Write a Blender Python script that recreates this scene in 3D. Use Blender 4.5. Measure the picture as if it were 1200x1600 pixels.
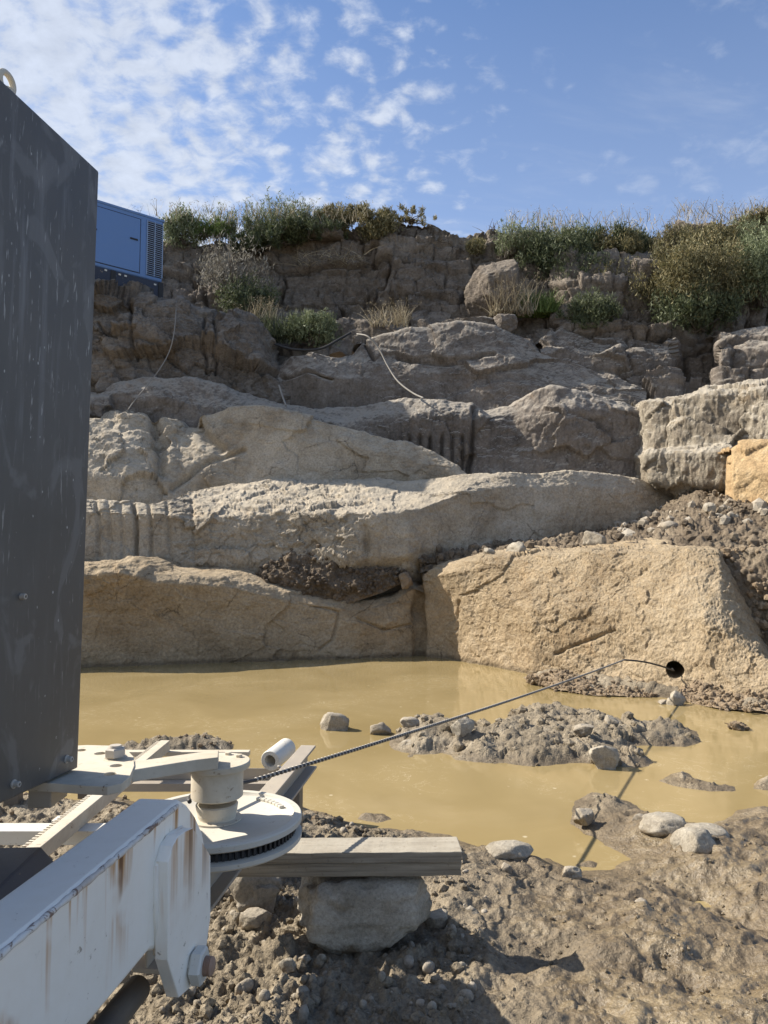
import bpy, bmesh, math, random
import numpy as np
from mathutils import Vector, Matrix
from mathutils.geometry import tessellate_polygon
R = math.radians
for o in list(bpy.data.objects): bpy.data.objects.remove(o, do_unlink=True)
sc = bpy.context.scene
C = sc.collection
# ------------------------------------------------------------------ camera, sky, sun, exposure
F = 1155.0; PITCH = R(4.0); CAM = np.array([0.0, 0.0, 1.6])
cam = bpy.data.objects.new('camera', bpy.data.cameras.new('camera')); C.objects.link(cam)
cam.location = CAM; cam.rotation_euler = (R(90) + PITCH, 0, 0)
cam.data.sensor_fit = 'VERTICAL'; cam.data.sensor_height = 36.0; cam.data.sensor_width = 27.0
cam.data.lens = F / 1600 * 36.0; cam.data.clip_start = 0.05; cam.data.clip_end = 3000
sc.camera = cam
SUN_EL = R(39); SUN_PHI = R(17)          # sun stands left of the view, slightly beyond the scene
S = Vector((-math.cos(SUN_EL) * math.cos(SUN_PHI), math.cos(SUN_EL) * math.sin(SUN_PHI), math.sin(SUN_EL)))
sun = bpy.data.objects.new('sun', bpy.data.lights.new('sun', 'SUN')); C.objects.link(sun)
sun.data.energy = 5.0; sun.data.angle = R(0.5); sun.data.color = (1.0, 0.925, 0.81)
sun.rotation_euler = S.to_track_quat('Z', 'Y').to_euler(); sun.location = (-10, 5, 20)
sc.view_settings.view_transform = 'Standard'; sc.view_settings.look = 'None'
sc.view_settings.gamma = 1.0; sc.view_settings.exposure = 0.9
world = bpy.data.worlds.new('World'); sc.world = world; world.use_nodes = True

class NT:
    """small node helper"""
    def __init__(s, tree): s.t = tree; s.n = tree.nodes; s.l = tree.links
    def add(s, typ, props=None, **inp):
        n = s.n.new(typ)
        for k, v in (props or {}).items(): setattr(n, k, v)
        for k, v in inp.items():
            key = int(k[1:]) if k[0] == 'i' and k[1:].isdigit() else k.replace('_', ' ')
            s.set(n.inputs[key], v)
        return n
    def set(s, sock, v):
        if isinstance(v, bpy.types.NodeSocket): s.l.new(v, sock)
        elif isinstance(v, bpy.types.Node): s.l.new(v.outputs[0], sock)
        elif isinstance(v, (tuple, list)) and len(v) == 3 and sock.type == 'RGBA': sock.default_value = (*v, 1)
        else: sock.default_value = v
    def math(s, op, a, b=0.0, c=None, clamp=False):
        n = s.n.new('ShaderNodeMath'); n.operation = op; n.use_clamp = clamp
        s.set(n.inputs[0], a); s.set(n.inputs[1], b)
        if c is not None: s.set(n.inputs[2], c)
        return n.outputs[0]
    def noise(s, vec, scale, detail=4, rough=0.55, dist=0.0):
        return s.add('ShaderNodeTexNoise', Vector=vec, Scale=scale, Detail=detail, Roughness=rough, Distortion=dist).outputs[0]
    def mapr(s, v, a, b, c=0.0, d=1.0, smooth=False):
        n = s.add('ShaderNodeMapRange', {'interpolation_type': 'SMOOTHSTEP' if smooth else 'LINEAR'}, i0=v, i1=a, i2=b, i3=c, i4=d)
        return n.outputs[0]
    def mix(s, f, a, b, mode='MIX'):
        n = s.n.new('ShaderNodeMix'); n.data_type = 'RGBA'; n.blend_type = mode
        s.set(n.inputs[0], f); s.set(n.inputs[6], a); s.set(n.inputs[7], b); return n.outputs[2]
    def stretch(s, vec, sx, sy, sz):
        return s.add('ShaderNodeMapping', Vector=vec, Scale=(sx, sy, sz)).outputs[0]
    def ramp(s, v, stops):
        n = s.n.new('ShaderNodeValToRGB'); s.set(n.inputs[0], v)
        e = n.color_ramp.elements
        while len(e) < len(stops): e.new(0.5)
        for k, (p, c) in enumerate(stops): e[k].position = p; e[k].color = (*c, 1)
        return n.outputs[0]

def build_world():
    w = NT(world.node_tree); w.n.clear()
    sky = w.add('ShaderNodeTexSky', {'sky_type': 'NISHITA', 'sun_disc': False, 'sun_elevation': SUN_EL,
        'sun_rotation': math.atan2(S.x, S.y), 'altitude': 100.0, 'air_density': 1.0, 'dust_density': 0.6, 'ozone_density': 3.0})
    tc = w.add('ShaderNodeTexCoord').outputs['Generated']
    sep = w.add('ShaderNodeSeparateXYZ', Vector=tc)
    zz = w.math('ADD', w.math('MAXIMUM', sep.outputs[2], 0.0), 0.32)
    u = w.math('DIVIDE', sep.outputs[0], zz); v = w.math('DIVIDE', sep.outputs[1], zz)
    p = w.add('ShaderNodeCombineXYZ', X=u, Y=v, Z=0.0).outputs[0]
    big = w.noise(p, 3.0, 4, 0.6, 0.3)
    mid = w.noise(w.stretch(p, 0.8, 1.0, 1), 25.0, 7, 0.60, 0.25)
    vor = w.add('ShaderNodeTexVoronoi', {'feature': 'SMOOTH_F1'}, Vector=w.mix(0.12, p, w.add('ShaderNodeTexNoise', Vector=p, Scale=4.0, Detail=3.0).outputs[1]), Scale=36.0)
    # cloud amount falls off from left to right (direction x / y)
    az = w.math('DIVIDE', sep.outputs[0], w.math('MAXIMUM', sep.outputs[1], 0.05))
    left = w.mapr(az, -0.45, 0.20, 0.27, -0.12)
    low = w.mapr(sep.outputs[2], 0.45, 0.62, 0.05, -0.02)
    d = w.math('ADD', w.math('MULTIPLY', mid, 1.0), w.math('MULTIPLY', big, 0.75))
    d = w.math('SUBTRACT', d, w.math('MULTIPLY', vor.outputs[0], 0.42))
    d = w.math('ADD', d, w.math('ADD', left, low))
    dens = w.mapr(d, 0.66, 1.04, 0, 1, True)
    # wisps
    wis = w.noise(w.stretch(p, 1.0, 3.4, 1), 1.8, 6, 0.62, 0.8)
    wisp = w.mapr(wis, 0.52, 0.82, 0, 0.45, True)
    lowm = w.mapr(sep.outputs[2], 0.40, 0.62, 1.0, 0.12)
    wisp = w.math('MULTIPLY', wisp, lowm)
    dens = w.math('MULTIPLY', dens, w.mapr(az, 0.02, 0.22, 1.0, 0.3))
    amt = w.math('MAXIMUM', w.math('MULTIPLY', dens, 0.80), wisp)
    haze = w.mapr(sep.outputs[2], 0.25, 0.70, 0.26, 0.0)
    c0 = w.mix(haze, w.mix(1.0, sky.outputs[0], (0.86, 0.99, 1.14), 'MULTIPLY'), (6.5, 7.0, 8.0))
    shade = w.mapr(mid, 0.35, 0.75, 0.78, 1.0)
    cc = w.mix(1.0, (5.5, 5.9, 6.6), w.add('ShaderNodeCombineXYZ', X=shade, Y=shade, Z=shade).outputs[0], 'MULTIPLY')
    col = w.mix(amt, c0, cc)
    bg = w.add('ShaderNodeBackground', Color=col, Strength=0.082)
    w.add('ShaderNodeOutputWorld', Surface=bg.outputs[0])
build_world()

# ------------------------------------------------------------------ noise in numpy
def _h(ix, iy, iz, seed):
    h = (ix.astype(np.int64) * 374761393 + iy.astype(np.int64) * 668265263 + iz.astype(np.int64) * 2147483647 // 3 + seed * 974634777) & 0xFFFFFFFF
    h = ((h ^ (h >> 13)) * 1274126177) & 0xFFFFFFFF
    h = ((h ^ (h >> 16)) * 2246822519) & 0xFFFFFFFF
    return ((h ^ (h >> 15)) & 0xFFFFFF) / float(0xFFFFFF)
def perlin(P, seed=0):
    i = np.floor(P).astype(np.int64); f = P - i; w = f * f * f * (f * (f * 6 - 15) + 10)
    out = 0
    for dx in (0, 1):
        for dy in (0, 1):
            for dz in (0, 1):
                a = (i[:, 0] + dx, i[:, 1] + dy, i[:, 2] + dz)
                g = [(_h(*a, seed + 17 * k) * 2 - 1) for k in (1, 2, 3)]
                d = g[0] * (f[:, 0] - dx) + g[1] * (f[:, 1] - dy) + g[2] * (f[:, 2] - dz)
                ww = (w[:, 0] if dx else 1 - w[:, 0]) * (w[:, 1] if dy else 1 - w[:, 1]) * (w[:, 2] if dz else 1 - w[:, 2])
                out = out + d * ww
    return out * 1.25
def fbm(P, scale, octv=4, seed=0, gain=0.5, ridged=False):
    P = P * scale; a = 1.0; s = 0; tot = 0
    for k in range(octv):
        n = perlin(P + 13.7 * k, seed + k)
        if ridged: n = 1 - 2 * np.abs(n) * 1.6
        s = s + a * n; tot += a; a *= gain; P = P * 2.03
    return s / tot
def worley(P, seed=0):
    i = np.floor(P).astype(np.int64); n = len(P)
    f1 = np.full(n, 9.0); f2 = np.full(n, 9.0); rnd = np.zeros((n, 4)); vec = np.zeros((n, 3))
    for dx in (-1, 0, 1):
        for dy in (-1, 0, 1):
            for dz in (-1, 0, 1):
                c = (i[:, 0] + dx, i[:, 1] + dy, i[:, 2] + dz)
                q = np.stack([c[k] + _h(*c, seed + 31 + k) for k in range(3)], 1)
                v = P - q; d = np.sqrt((v * v).sum(1))
                m = d < f1
                f2 = np.where(m, f1, np.minimum(f2, d))
                if m.any():
                    cc = tuple(a[m] for a in c)
                    rnd[m] = np.stack([_h(*cc, seed + 51 + k) for k in range(4)], 1)
                    vec[m] = v[m]
                f1 = np.where(m, d, f1)
    return f1, f2, rnd, vec
def facets(P, sc3, amp, seed=0, tilt=1.0, crack=0.35, cw=0.06):
    """broken rock: every cell a tilted plane, a groove between cells"""
    Q = P * np.array(sc3)
    for fr, am in ((0.8, 0.42), (2.7, 0.15), (8.0, 0.05)):
        Q = Q + am * np.stack([perlin(Q * fr + 5, seed + 3), perlin(Q * fr + 9, seed + 4), perlin(Q * fr + 2, seed + 5)], 1)
    f1, f2, r, v = worley(Q, seed)
    h = (r[:, 3] - 0.5) + tilt * ((r[:, :3] - 0.5) * v).sum(1)
    return amp * (h - crack * np.exp(-(f2 - f1) / cw))

def strata(P, freq, amp, seed=0):
    t = P[:, 2] * freq + 1.1 * fbm(P, 0.5, 4, seed) + 0.12 * P[:, 0]; k = np.floor(t); fr = t - k
    h = _h(k, k * 0, k * 0, seed + 9)
    return amp * ((h - 0.5) * 1.2 + 0.35 * fr - 0.55 * np.exp(-(np.minimum(fr, 1 - fr) / 0.05) ** 2) * (h > 0.35))
def blocks(P, fx, fz, amp, seed=0, groove=0.5):
    """bedded and jointed rock: courses with upright joints"""
    w1 = fbm(P, 0.45, 3, seed + 1); w2 = fbm(P, 1.6, 3, seed + 2)
    z = P[:, 2] * fz + 0.9 * w1 + 0.18 * w2; kz = np.floor(z); zero = kz * 0
    x = P[:, 0] * fx * (0.55 + 0.9 * _h(kz, zero, zero, seed + 3)) + 9 * _h(kz, zero, zero, seed + 4) + 0.5 * w1 + 0.22 * w2; kx = np.floor(x)
    fr = z - kz; fx_ = x - kx; h = _h(kx, zero, kz, seed + 5); hk = _h(kx, zero + 3, kz, seed + 6)
    e = np.exp(-(np.minimum(fr, 1 - fr) / 0.05) ** 2) * (_h(kz, zero, zero, seed + 7) > 0.25) + np.exp(-(np.minimum(fx_, 1 - fx_) / 0.03) ** 2) * (hk > 0.35)
    return amp * ((h - 0.5) + 0.25 * (fr - 0.5) + (hk - 0.5) * 0.6 * (fx_ - 0.5) - groove * e)
def chips(P, amp, f=6.0, seed=0):
    return facets(P, (f, f, f * 1.5), amp, seed, 1.6, 0.0) + facets(P, (f * 2.4, f * 2.4, f * 3.4), amp * 0.45, seed + 7, 1.6, 0.0)
# ------------------------------------------------------------------ projection helpers
cp, sp = math.cos(PITCH), math.sin(PITCH)
def ray(px, py):
    px = np.asarray(px, float); py = np.asarray(py, float)
    x = (px - 600) / F; y = -(py - 800) / F
    return np.stack([x, cp - y * sp, sp + y * cp], -1)
def P(px, py, Y):
    d = ray(px, py); return CAM + d * (np.asarray(Y, float) / d[..., 1])[..., None]
def PZ(px, py, z=0.0):
    d = ray(px, py); return CAM + d * ((z - CAM[2]) / d[..., 2])[..., None]
def PPL(px, py, p0, n):
    d = ray(px, py); n = np.array(n, float); return CAM + d * (np.dot(np.array(p0) - CAM, n) / (d @ n))[..., None]

# ------------------------------------------------------------------ object helpers
def tag(o, label=None, cat=None, group=None, kind=None):
    if label: o['label'] = label
    if cat: o['category'] = cat
    if group: o['group'] = group
    if kind: o['kind'] = kind
    return o
def empty(name, loc, label, cat, group=None):
    o = bpy.data.objects.new(name, None); C.objects.link(o); o.location = tuple(loc); o.empty_display_size = 0.1
    return tag(o, label, cat, group)
def wloc(o):
    v = Vector(o.location)
    while o.parent: o = o.parent; v = v + Vector(o.location)
    return np.array(v)
def link(name, me, mat, parent=None, org=None):
    o = bpy.data.objects.new(name, me); C.objects.link(o)
    if mat: me.materials.append(mat)
    if parent: o.parent = parent
    if org is not None: o.location = tuple(org)
    return o
def mesh_np(name, V, Fq, mat, parent=None, smooth=True, origin=None, mats=None, midx=None):
    """V world coordinates. Fq (n,k) faces. The mesh is stored relative to its parent, or to origin."""
    V = np.asarray(V, float)
    off = wloc(parent) if parent else (np.array(origin, float) if origin is not None else np.zeros(3))
    V = V - off
    me = bpy.data.meshes.new(name); Fq = np.asarray(Fq, np.int32); k = Fq.shape[1]
    me.vertices.add(len(V)); me.vertices.foreach_set('co', V.astype(np.float32).ravel())
    me.loops.add(Fq.size); me.loops.foreach_set('vertex_index', Fq.ravel())
    me.polygons.add(len(Fq)); me.polygons.foreach_set('loop_start', np.arange(0, Fq.size, k, dtype=np.int32))
    me.polygons.foreach_set('loop_total', np.full(len(Fq), k, np.int32))
    me.polygons.foreach_set('use_smooth', np.full(len(Fq), smooth))
    me.update(calc_edges=True); me.validate()
    return link(name, me, mat, parent, None if parent else (off if origin is not None else None))
def mesh_py(name, V, faces, mat, parent=None, smooth=False, bevel=0.0, origin=None, seg=2):
    off = wloc(parent) if parent else (np.array(origin, float) if origin is not None else np.zeros(3))
    me = bpy.data.meshes.new(name)
    me.from_pydata([tuple(np.asarray(v, float) - off) for v in V], [], faces)
    bm = bmesh.new(); bm.from_mesh(me); bmesh.ops.remove_doubles(bm, verts=bm.verts, dist=1e-6)
    bmesh.ops.recalc_face_normals(bm, faces=bm.faces); bm.to_mesh(me); bm.free()
    for p in me.polygons: p.use_smooth = smooth
    o = link(name, me, mat, parent, None if parent else (off if origin is not None else None))
    if bevel:
        m = o.modifiers.new('bevel', 'BEVEL'); m.width = bevel; m.segments = seg; m.limit_method = 'ANGLE'; m.angle_limit = R(35)
    return o
class MB:
    """collects shapes into one mesh"""
    def __init__(s): s.V = []; s.F = []
    def raw(s, V, Fs):
        b = len(s.V); s.V += [np.asarray(v, float) for v in V]; s.F += [tuple(b + i for i in f) for f in Fs]; return s
    def box(s, c, size, ax=None):
        c = np.array(c, float); ax = np.eye(3) if ax is None else ax; h = np.array(size, float) / 2
        V = [c + ax.T @ (h * np.array(k)) for k in ((-1,-1,-1),(1,-1,-1),(1,1,-1),(-1,1,-1),(-1,-1,1),(1,-1,1),(1,1,1),(-1,1,1))]
        return s.raw(V, [(0,3,2,1),(4,5,6,7),(0,1,5,4),(1,2,6,5),(2,3,7,6),(3,0,4,7)])
    def tube(s, pts, r, n=10, cap=True):
        pts = [np.array(p, float) for p in pts]; rs = r if hasattr(r, '__len__') else [r] * len(pts)
        rings = []; up = None
        for i, p in enumerate(pts):
            t = pts[min(i+1, len(pts)-1)] - pts[max(i-1, 0)]; t = t / (np.linalg.norm(t) + 1e-12)
            if up is None: up = np.array([0, 0, 1.0]) if abs(t[2]) < 0.9 else np.array([1.0, 0, 0])
            a = np.cross(t, up); a /= np.linalg.norm(a); b = np.cross(a, t); up = b
            rings.append([p + rs[i] * (math.cos(2*math.pi*k/n) * a + math.sin(2*math.pi*k/n) * b) for k in range(n)])
        V = [v for rg in rings for v in rg]
        Fs = [(i*n+k, i*n+(k+1) % n, (i+1)*n+(k+1) % n, (i+1)*n+k) for i in range(len(pts)-1) for k in range(n)]
        if cap: Fs += [tuple(range(n-1, -1, -1)), tuple((len(pts)-1)*n + k for k in range(n))]
        return s.raw(V, Fs)
    def lathe(s, prof, c=(0,0,0), axis=(0,0,1), n=48, closed=False):
        """prof: list (r, h) along axis"""
        c = np.array(c, float); ax = np.array(axis, float); ax /= np.linalg.norm(ax)
        a = np.cross(ax, [0.3, 0.9, 0.1]) if abs(ax[2]) > 0.9 else np.cross(ax, [0, 0, 1.0]); a /= np.linalg.norm(a); b = np.cross(ax, a)
        V = []
        for r, h in prof: V += [c + ax * h + r * (math.cos(2*math.pi*k/n) * a + math.sin(2*math.pi*k/n) * b) for k in range(n)]
        m = len(prof); Fs = [(i*n+k, i*n+(k+1) % n, ((i+1) % m)*n+(k+1) % n, ((i+1) % m)*n+k) for i in range(m if closed else m-1) for k in range(n)]
        if not closed: Fs += [tuple(range(n-1, -1, -1)), tuple((m-1)*n + k for k in range(n))]
        return s.raw(V, Fs)
    def prism(s, loops, ext):
        """loops of 3-D points in one plane (outer first, then holes), extruded by ext"""
        loops = [[np.array(p, float) for p in lp] for lp in loops]; ext = np.array(ext, float)
        flat = [p for lp in loops for p in lp]; N = len(flat)
        tris = tessellate_polygon([[Vector(p) for p in lp] for lp in loops])
        Fs = [tuple(t) for t in tris] + [tuple(N + i for i in reversed(t)) for t in tris]
        b = 0
        for lp in loops:
            n = len(lp); Fs += [(b+k, b+(k+1) % n, N+b+(k+1) % n, N+b+k) for k in range(n)]; b += n
        return s.raw(flat + [p + ext for p in flat], Fs)
    def build(s, name, mat, parent=None, smooth=False, bevel=0.0, origin=None, seg=2):
        return mesh_py(name, s.V, s.F, mat, parent, smooth, bevel, origin, seg)
def autosmooth(o, ang=35):
    me = o.data
    bm = bmesh.new(); bm.from_mesh(me)
    for f in bm.faces: f.smooth = True
    for e in bm.edges:
        if len(e.link_faces) == 2 and e.calc_face_angle(0) > R(ang): e.smooth = False
    bm.to_mesh(me); bm.free(); return o

# ------------------------------------------------------------------ materials
def new_mat(name):
    m = bpy.data.materials.new(name); m.use_nodes = True; t = NT(m.node_tree); t.n.clear()
    b = t.add('ShaderNodeBsdfPrincipled'); t.add('ShaderNodeOutputMaterial', Surface=b.outputs[0]); return m, t, b
def bump(t, b, pairs):
    nrm = None
    for h, strength, dist in pairs:
        n = t.add('ShaderNodeBump', Height=h, Strength=strength, Distance=dist)
        if nrm: t.set(n.inputs['Normal'], nrm)
        nrm = n.outputs[0]
    t.set(b.inputs['Normal'], nrm)
def rock_mat(name, ca, cb, cc, dust=None, dust_amt=0.5, fine=1.0, streak=0.0, scale=1.0, pit=0.5, rough=0.9, strata=0.0, wet=False):
    m, t, b = new_mat(name)
    tc = t.add('ShaderNodeTexCoord').outputs['Object']
    n1 = t.noise(tc, 0.55 * scale, 5, 0.6, 0.6); n2 = t.noise(tc, 3.1 * scale, 6, 0.65, 0.4); n3 = t.noise(tc, 26 * scale, 4, 0.7)
    k = t.math('ADD', t.math('MULTIPLY', n1, 0.6), t.math('MULTIPLY', n2, 0.4))
    col = t.ramp(k, [(0.36, ca), (0.5, cb), (0.64, cc)])
    col = t.mix(1.0, col, t.ramp(n3, [(0.3, (0.66,)*3), (0.5, (0.96,)*3), (0.72, (1.2,)*3)]), 'MULTIPLY')
    if streak:
        ns = t.noise(t.stretch(tc, 5, 5, 0.55), 1.6, 5, 0.7)
        col = t.mix(t.mapr(ns, 0.5, 0.72, 0, streak), col, tuple(0.35 * c for c in ca))
    # rusty and pale blotches
    nb = t.noise(tc, 1.3 * scale, 4, 0.6, 1.0)
    col = t.mix(t.mapr(nb, 0.60, 0.75, 0, 0.35), col, (cc[0]*1.15, cc[1]*0.92, cc[2]*0.68))
    if dust:
        nz = t.add('ShaderNodeSeparateXYZ', Vector=t.add('ShaderNodeNewGeometry').outputs['True Normal']).outputs[2]
        f = t.math('MULTIPLY', t.mapr(t.math('ADD', nz, t.math('MULTIPLY', t.math('SUBTRACT', n2, 0.5), 0.9)), 0.25, 0.85, 0, 1, True), dust_amt)
        col = t.mix(f, col, dust)
    t.set(b.inputs['Base Color'], col); b.inputs['Roughness'].default_value = rough
    if 'Specular IOR Level' in b.inputs: b.inputs['Specular IOR Level'].default_value = 0.25
    if 'stone' in name:      # mud smeared round the foot and in blotches
        zo = t.add('ShaderNodeSeparateXYZ', Vector=tc).outputs[2]
        mf = t.mapr(t.math('ADD', zo, t.math('MULTIPLY', t.math('SUBTRACT', t.noise(tc, 11, 5, 0.65), 0.5), 0.30)), 0.0, 0.03, 1, 0)
        t.set(b.inputs['Base Color'], t.mix(mf, col, (0.17, 0.13, 0.085)))
    vo = t.add('ShaderNodeTexVoronoi', {'feature': 'F1'}, Vector=tc, Scale=34 * scale).outputs[0]
    h1 = t.noise(tc, 7 * scale, 8, 0.68, 0.3); h2 = t.noise(tc, 45 * scale, 5, 0.7)
    wc = t.add('ShaderNodeVectorMath', {'operation': 'ADD'}, i0=tc, i1=t.add('ShaderNodeVectorMath', {'operation': 'SCALE'}, i0=t.add('ShaderNodeTexNoise', Vector=tc, Scale=2.5 * scale, Detail=5.0, Roughness=0.65).outputs[1], Scale=0.35 / scale).outputs[0]).outputs[0]
    ce = t.add('ShaderNodeTexVoronoi', {'feature': 'DISTANCE_TO_EDGE'}, Vector=t.stretch(wc, 1, 1, 1.5), Scale=1.1 * scale).outputs[0]
    ck = t.math('MULTIPLY', t.mapr(ce, 0.0, 0.012, 1, 0), t.mapr(t.noise(tc, 0.9 * scale, 3), 0.50, 0.60, 0, 1))
    br = t.add('ShaderNodeSeparateColor', Color=t.add('ShaderNodeTexVoronoi', {'feature': 'F1'}, Vector=t.stretch(wc, 1, 1, 1.7), Scale=7.0 * scale).outputs[1]).outputs[0]
    br2 = t.add('ShaderNodeSeparateColor', Color=t.add('ShaderNodeTexVoronoi', {'feature': 'F1'}, Vector=t.stretch(wc, 1, 1, 1.7), Scale=19.0 * scale).outputs[1]).outputs[0]
    if 'grey' in name or 'clay' in name: ck = t.math('MULTIPLY', ck, 0.15)
    if 'soil' not in name and 'loose' not in name:
        col = t.mix(t.math('MULTIPLY', ck, 0.7), col, tuple(0.3 * c for c in ca))
        if wet:
            zw = t.math('ADD', t.add('ShaderNodeSeparateXYZ', Vector=tc).outputs[2], t.math('MULTIPLY', t.math('SUBTRACT', n2, 0.5), 0.12))
            col = t.mix(t.mapr(zw, 0.03, 0.09, 0.62, 0), col, (0.10, 0.075, 0.045))
        t.set(b.inputs['Base Color'], col)
    prs = [(t.math('SUBTRACT', t.math('ADD', t.math('MULTIPLY', br, 0.5), t.math('MULTIPLY', br2, 0.25)), ck), 0.55 * fine, 0.035 / scale), (h1, 0.7 * fine, 0.10 / scale), (vo, 0.35 * pit, 0.02 / scale), (h2, 0.8 * fine, 0.02 / scale)]
    if strata:
        st = t.noise(t.stretch(tc, 1.2, 1.2, 9), 1.5, 4, 0.6); prs.insert(0, (st, strata, 0.12))
    bump(t, b, prs); return m
M = {}
M['slab'] = rock_mat('sandy granite', (0.27, 0.20, 0.12), (0.37, 0.285, 0.18), (0.44, 0.35, 0.235), (0.40, 0.34, 0.25), 0.45, streak=0.1)
M['slab_gold'] = rock_mat('golden granite', (0.28, 0.205, 0.122), (0.41, 0.312, 0.195), (0.49, 0.39, 0.262), (0.49, 0.41, 0.295), 0.3, fine=1.25, streak=0.08, wet=True)
M['bench'] = rock_mat('pale granite', (0.29, 0.238, 0.172), (0.43, 0.365, 0.275), (0.53, 0.46, 0.36), (0.50, 0.44, 0.345), 0.5, fine=1.1, streak=0.1)
M['grey'] = rock_mat('dusty grey granite', (0.12, 0.10, 0.082), (0.20, 0.17, 0.142), (0.27, 0.235, 0.20), (0.40, 0.36, 0.30), 0.8, streak=0.6, scale=0.8)
M['brown'] = rock_mat('brown cliff rock', (0.12, 0.098, 0.077), (0.205, 0.17, 0.135), (0.28, 0.24, 0.195), (0.30, 0.26, 0.21), 0.5, streak=0.3, scale=0.7, strata=0.5)
M['orange'] = rock_mat('orange cut rock', (0.38, 0.25, 0.13), (0.50, 0.36, 0.20), (0.56, 0.46, 0.32), streak=0.15)
M['stone'] = rock_mat('loose stone', (0.22, 0.18, 0.13), (0.31, 0.27, 0.21), (0.40, 0.36, 0.30), (0.40, 0.35, 0.28), 0.4, scale=3.0, fine=0.7)
M['stone_pale'] = rock_mat('pale loose stone', (0.22, 0.185, 0.135), (0.36, 0.32, 0.255), (0.46, 0.42, 0.35), scale=3.0, fine=0.7)
M['soil'] = rock_mat('dark brown soil', (0.085, 0.063, 0.043), (0.145, 0.11, 0.075), (0.24, 0.185, 0.13), (0.27, 0.21, 0.15), 0.35, scale=3.0, fine=1.3, pit=1.5)
M['soil_dry'] = rock_mat('dry clay soil', (0.19, 0.14, 0.09), (0.27, 0.20, 0.13), (0.34, 0.265, 0.18), (0.36, 0.28, 0.19), 0.35, scale=3.0, fine=1.3, pit=1.5)

M['soil_mix'] = rock_mat('mixed brown soil', (0.10, 0.076, 0.053), (0.19, 0.15, 0.107), (0.33, 0.27, 0.195), (0.27, 0.205, 0.135), 0.3, scale=1.6, fine=1.3, pit=1.5)
def mud_mat():
    m, t, b = new_mat('wet quarry mud')
    tc = t.add('ShaderNodeTexCoord').outputs['Object']; s = t.add('ShaderNodeSeparateXYZ', Vector=tc)
    n1 = t.noise(tc, 1.3, 5, 0.6, 0.5); n2 = t.noise(tc, 9, 6, 0.65); n3 = t.noise(tc, 60, 4, 0.7)
    k = t.math('ADD', t.math('MULTIPLY', n1, 0.5), t.math('MULTIPLY', n2, 0.5))
    dry = t.ramp(k, [(0.36, (0.14, 0.113, 0.076)), (0.5, (0.245, 0.20, 0.138)), (0.62, (0.345, 0.292, 0.212))])
    wet = t.ramp(k, [(0.36, (0.10, 0.074, 0.043)), (0.5, (0.160, 0.120, 0.071)), (0.62, (0.225, 0.176, 0.108))])
    # drier and greyer on the left and on top of lumps, wetter right and near the water line
    wx = t.mapr(t.math('ADD', s.outputs[0], t.math('MULTIPLY', t.math('SUBTRACT', n1, 0.5), 2.6)), -0.1, 0.9, 0, 1, True)
    wz = t.mapr(t.math('ADD', s.outputs[2], t.math('MULTIPLY', t.math('SUBTRACT', n2, 0.5), 0.05)), 0.015, 0.075, 1, 0, True)
    far = t.mapr(s.outputs[1], 4.6, 5.2, 1, 0)
    w = t.math('MAXIMUM', t.math('MULTIPLY', wx, far), t.math('MULTIPLY', wz, 0.85))
    col = t.mix(w, dry, wet)
    col = t.mix(1.0, col, t.ramp(n3, [(0.3, (0.6,)*3), (0.5, (0.95,)*3), (0.7, (1.25,)*3)]), 'MULTIPLY')
    t.set(b.inputs['Base Color'], col)
    t.set(b.inputs['Roughness'], t.math('SUBTRACT', 0.92, t.math('MULTIPLY', w, t.mapr(n1, 0.40, 0.60, 0.32, 0.66))))
    vo = t.add('ShaderNodeTexVoronoi', {'feature': 'F1'}, Vector=tc, Scale=75).outputs[0]
    amp = t.mapr(w, 0, 1, 1.0, 0.55)
    h = t.math('MULTIPLY', t.math('ADD', t.math('MULTIPLY', n2, 1.0), t.math('MULTIPLY', t.noise(tc, 38, 5, 0.7), 0.5)), amp)
    bump(t, b, [(h, 1.0, 0.035), (t.math('MULTIPLY', vo, amp), 0.45, 0.008), (n3, 0.5, 0.006)])
    return m
M['mud'] = mud_mat()
def water_mat():
    m, t, b = new_mat('muddy pond water')
    tc = t.add('ShaderNodeTexCoord').outputs['Object']
    n1 = t.noise(tc, 0.8, 4, 0.55, 0.6); n2 = t.noise(t.stretch(tc, 1, 0.6, 1), 5.0, 5, 0.6, 1.2)
    col = t.ramp(n1, [(0.35, (0.265, 0.20, 0.092)), (0.65, (0.315, 0.24, 0.115))])
    fo = t.add('ShaderNodeTexVoronoi', {'feature': 'F1'}, Vector=t.stretch(tc, 1, 1.0, 1), Scale=6.0, Randomness=1.0)
    n4 = t.noise(tc, 22, 3, 0.6)
    fleck = t.math('MULTIPLY', t.mapr(t.math('SUBTRACT', fo.outputs[0], t.math('MULTIPLY', t.math('SUBTRACT', n4, 0.5), 0.22)), 0.05, 0.10, 0.7, 0), t.mapr(n2, 0.5, 0.6, 0, 1))
    nl = t.noise(t.stretch(tc, 1, 1, 1), 3.2, 5, 0.6, 2.2)
    line = t.math('MULTIPLY', t.mapr(t.math('ABSOLUTE', t.math('SUBTRACT', nl, 0.5)), 0.0, 0.010, 0.45, 0), t.mapr(n1, 0.5, 0.6, 0, 1))
    col = t.mix(t.math('MAXIMUM', fleck, line), col, (0.62, 0.54, 0.38))
    t.set(b.inputs['Base Color'], col); b.inputs['Roughness'].default_value = 0.07; b.inputs['IOR'].default_value = 1.33
    bump(t, b, [(n2, 0.05, 0.02), (t.noise(t.stretch(tc, 1, 0.5, 1), 26, 3, 0.5), 0.05, 0.004)])
    return m
M['water'] = water_mat()
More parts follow.
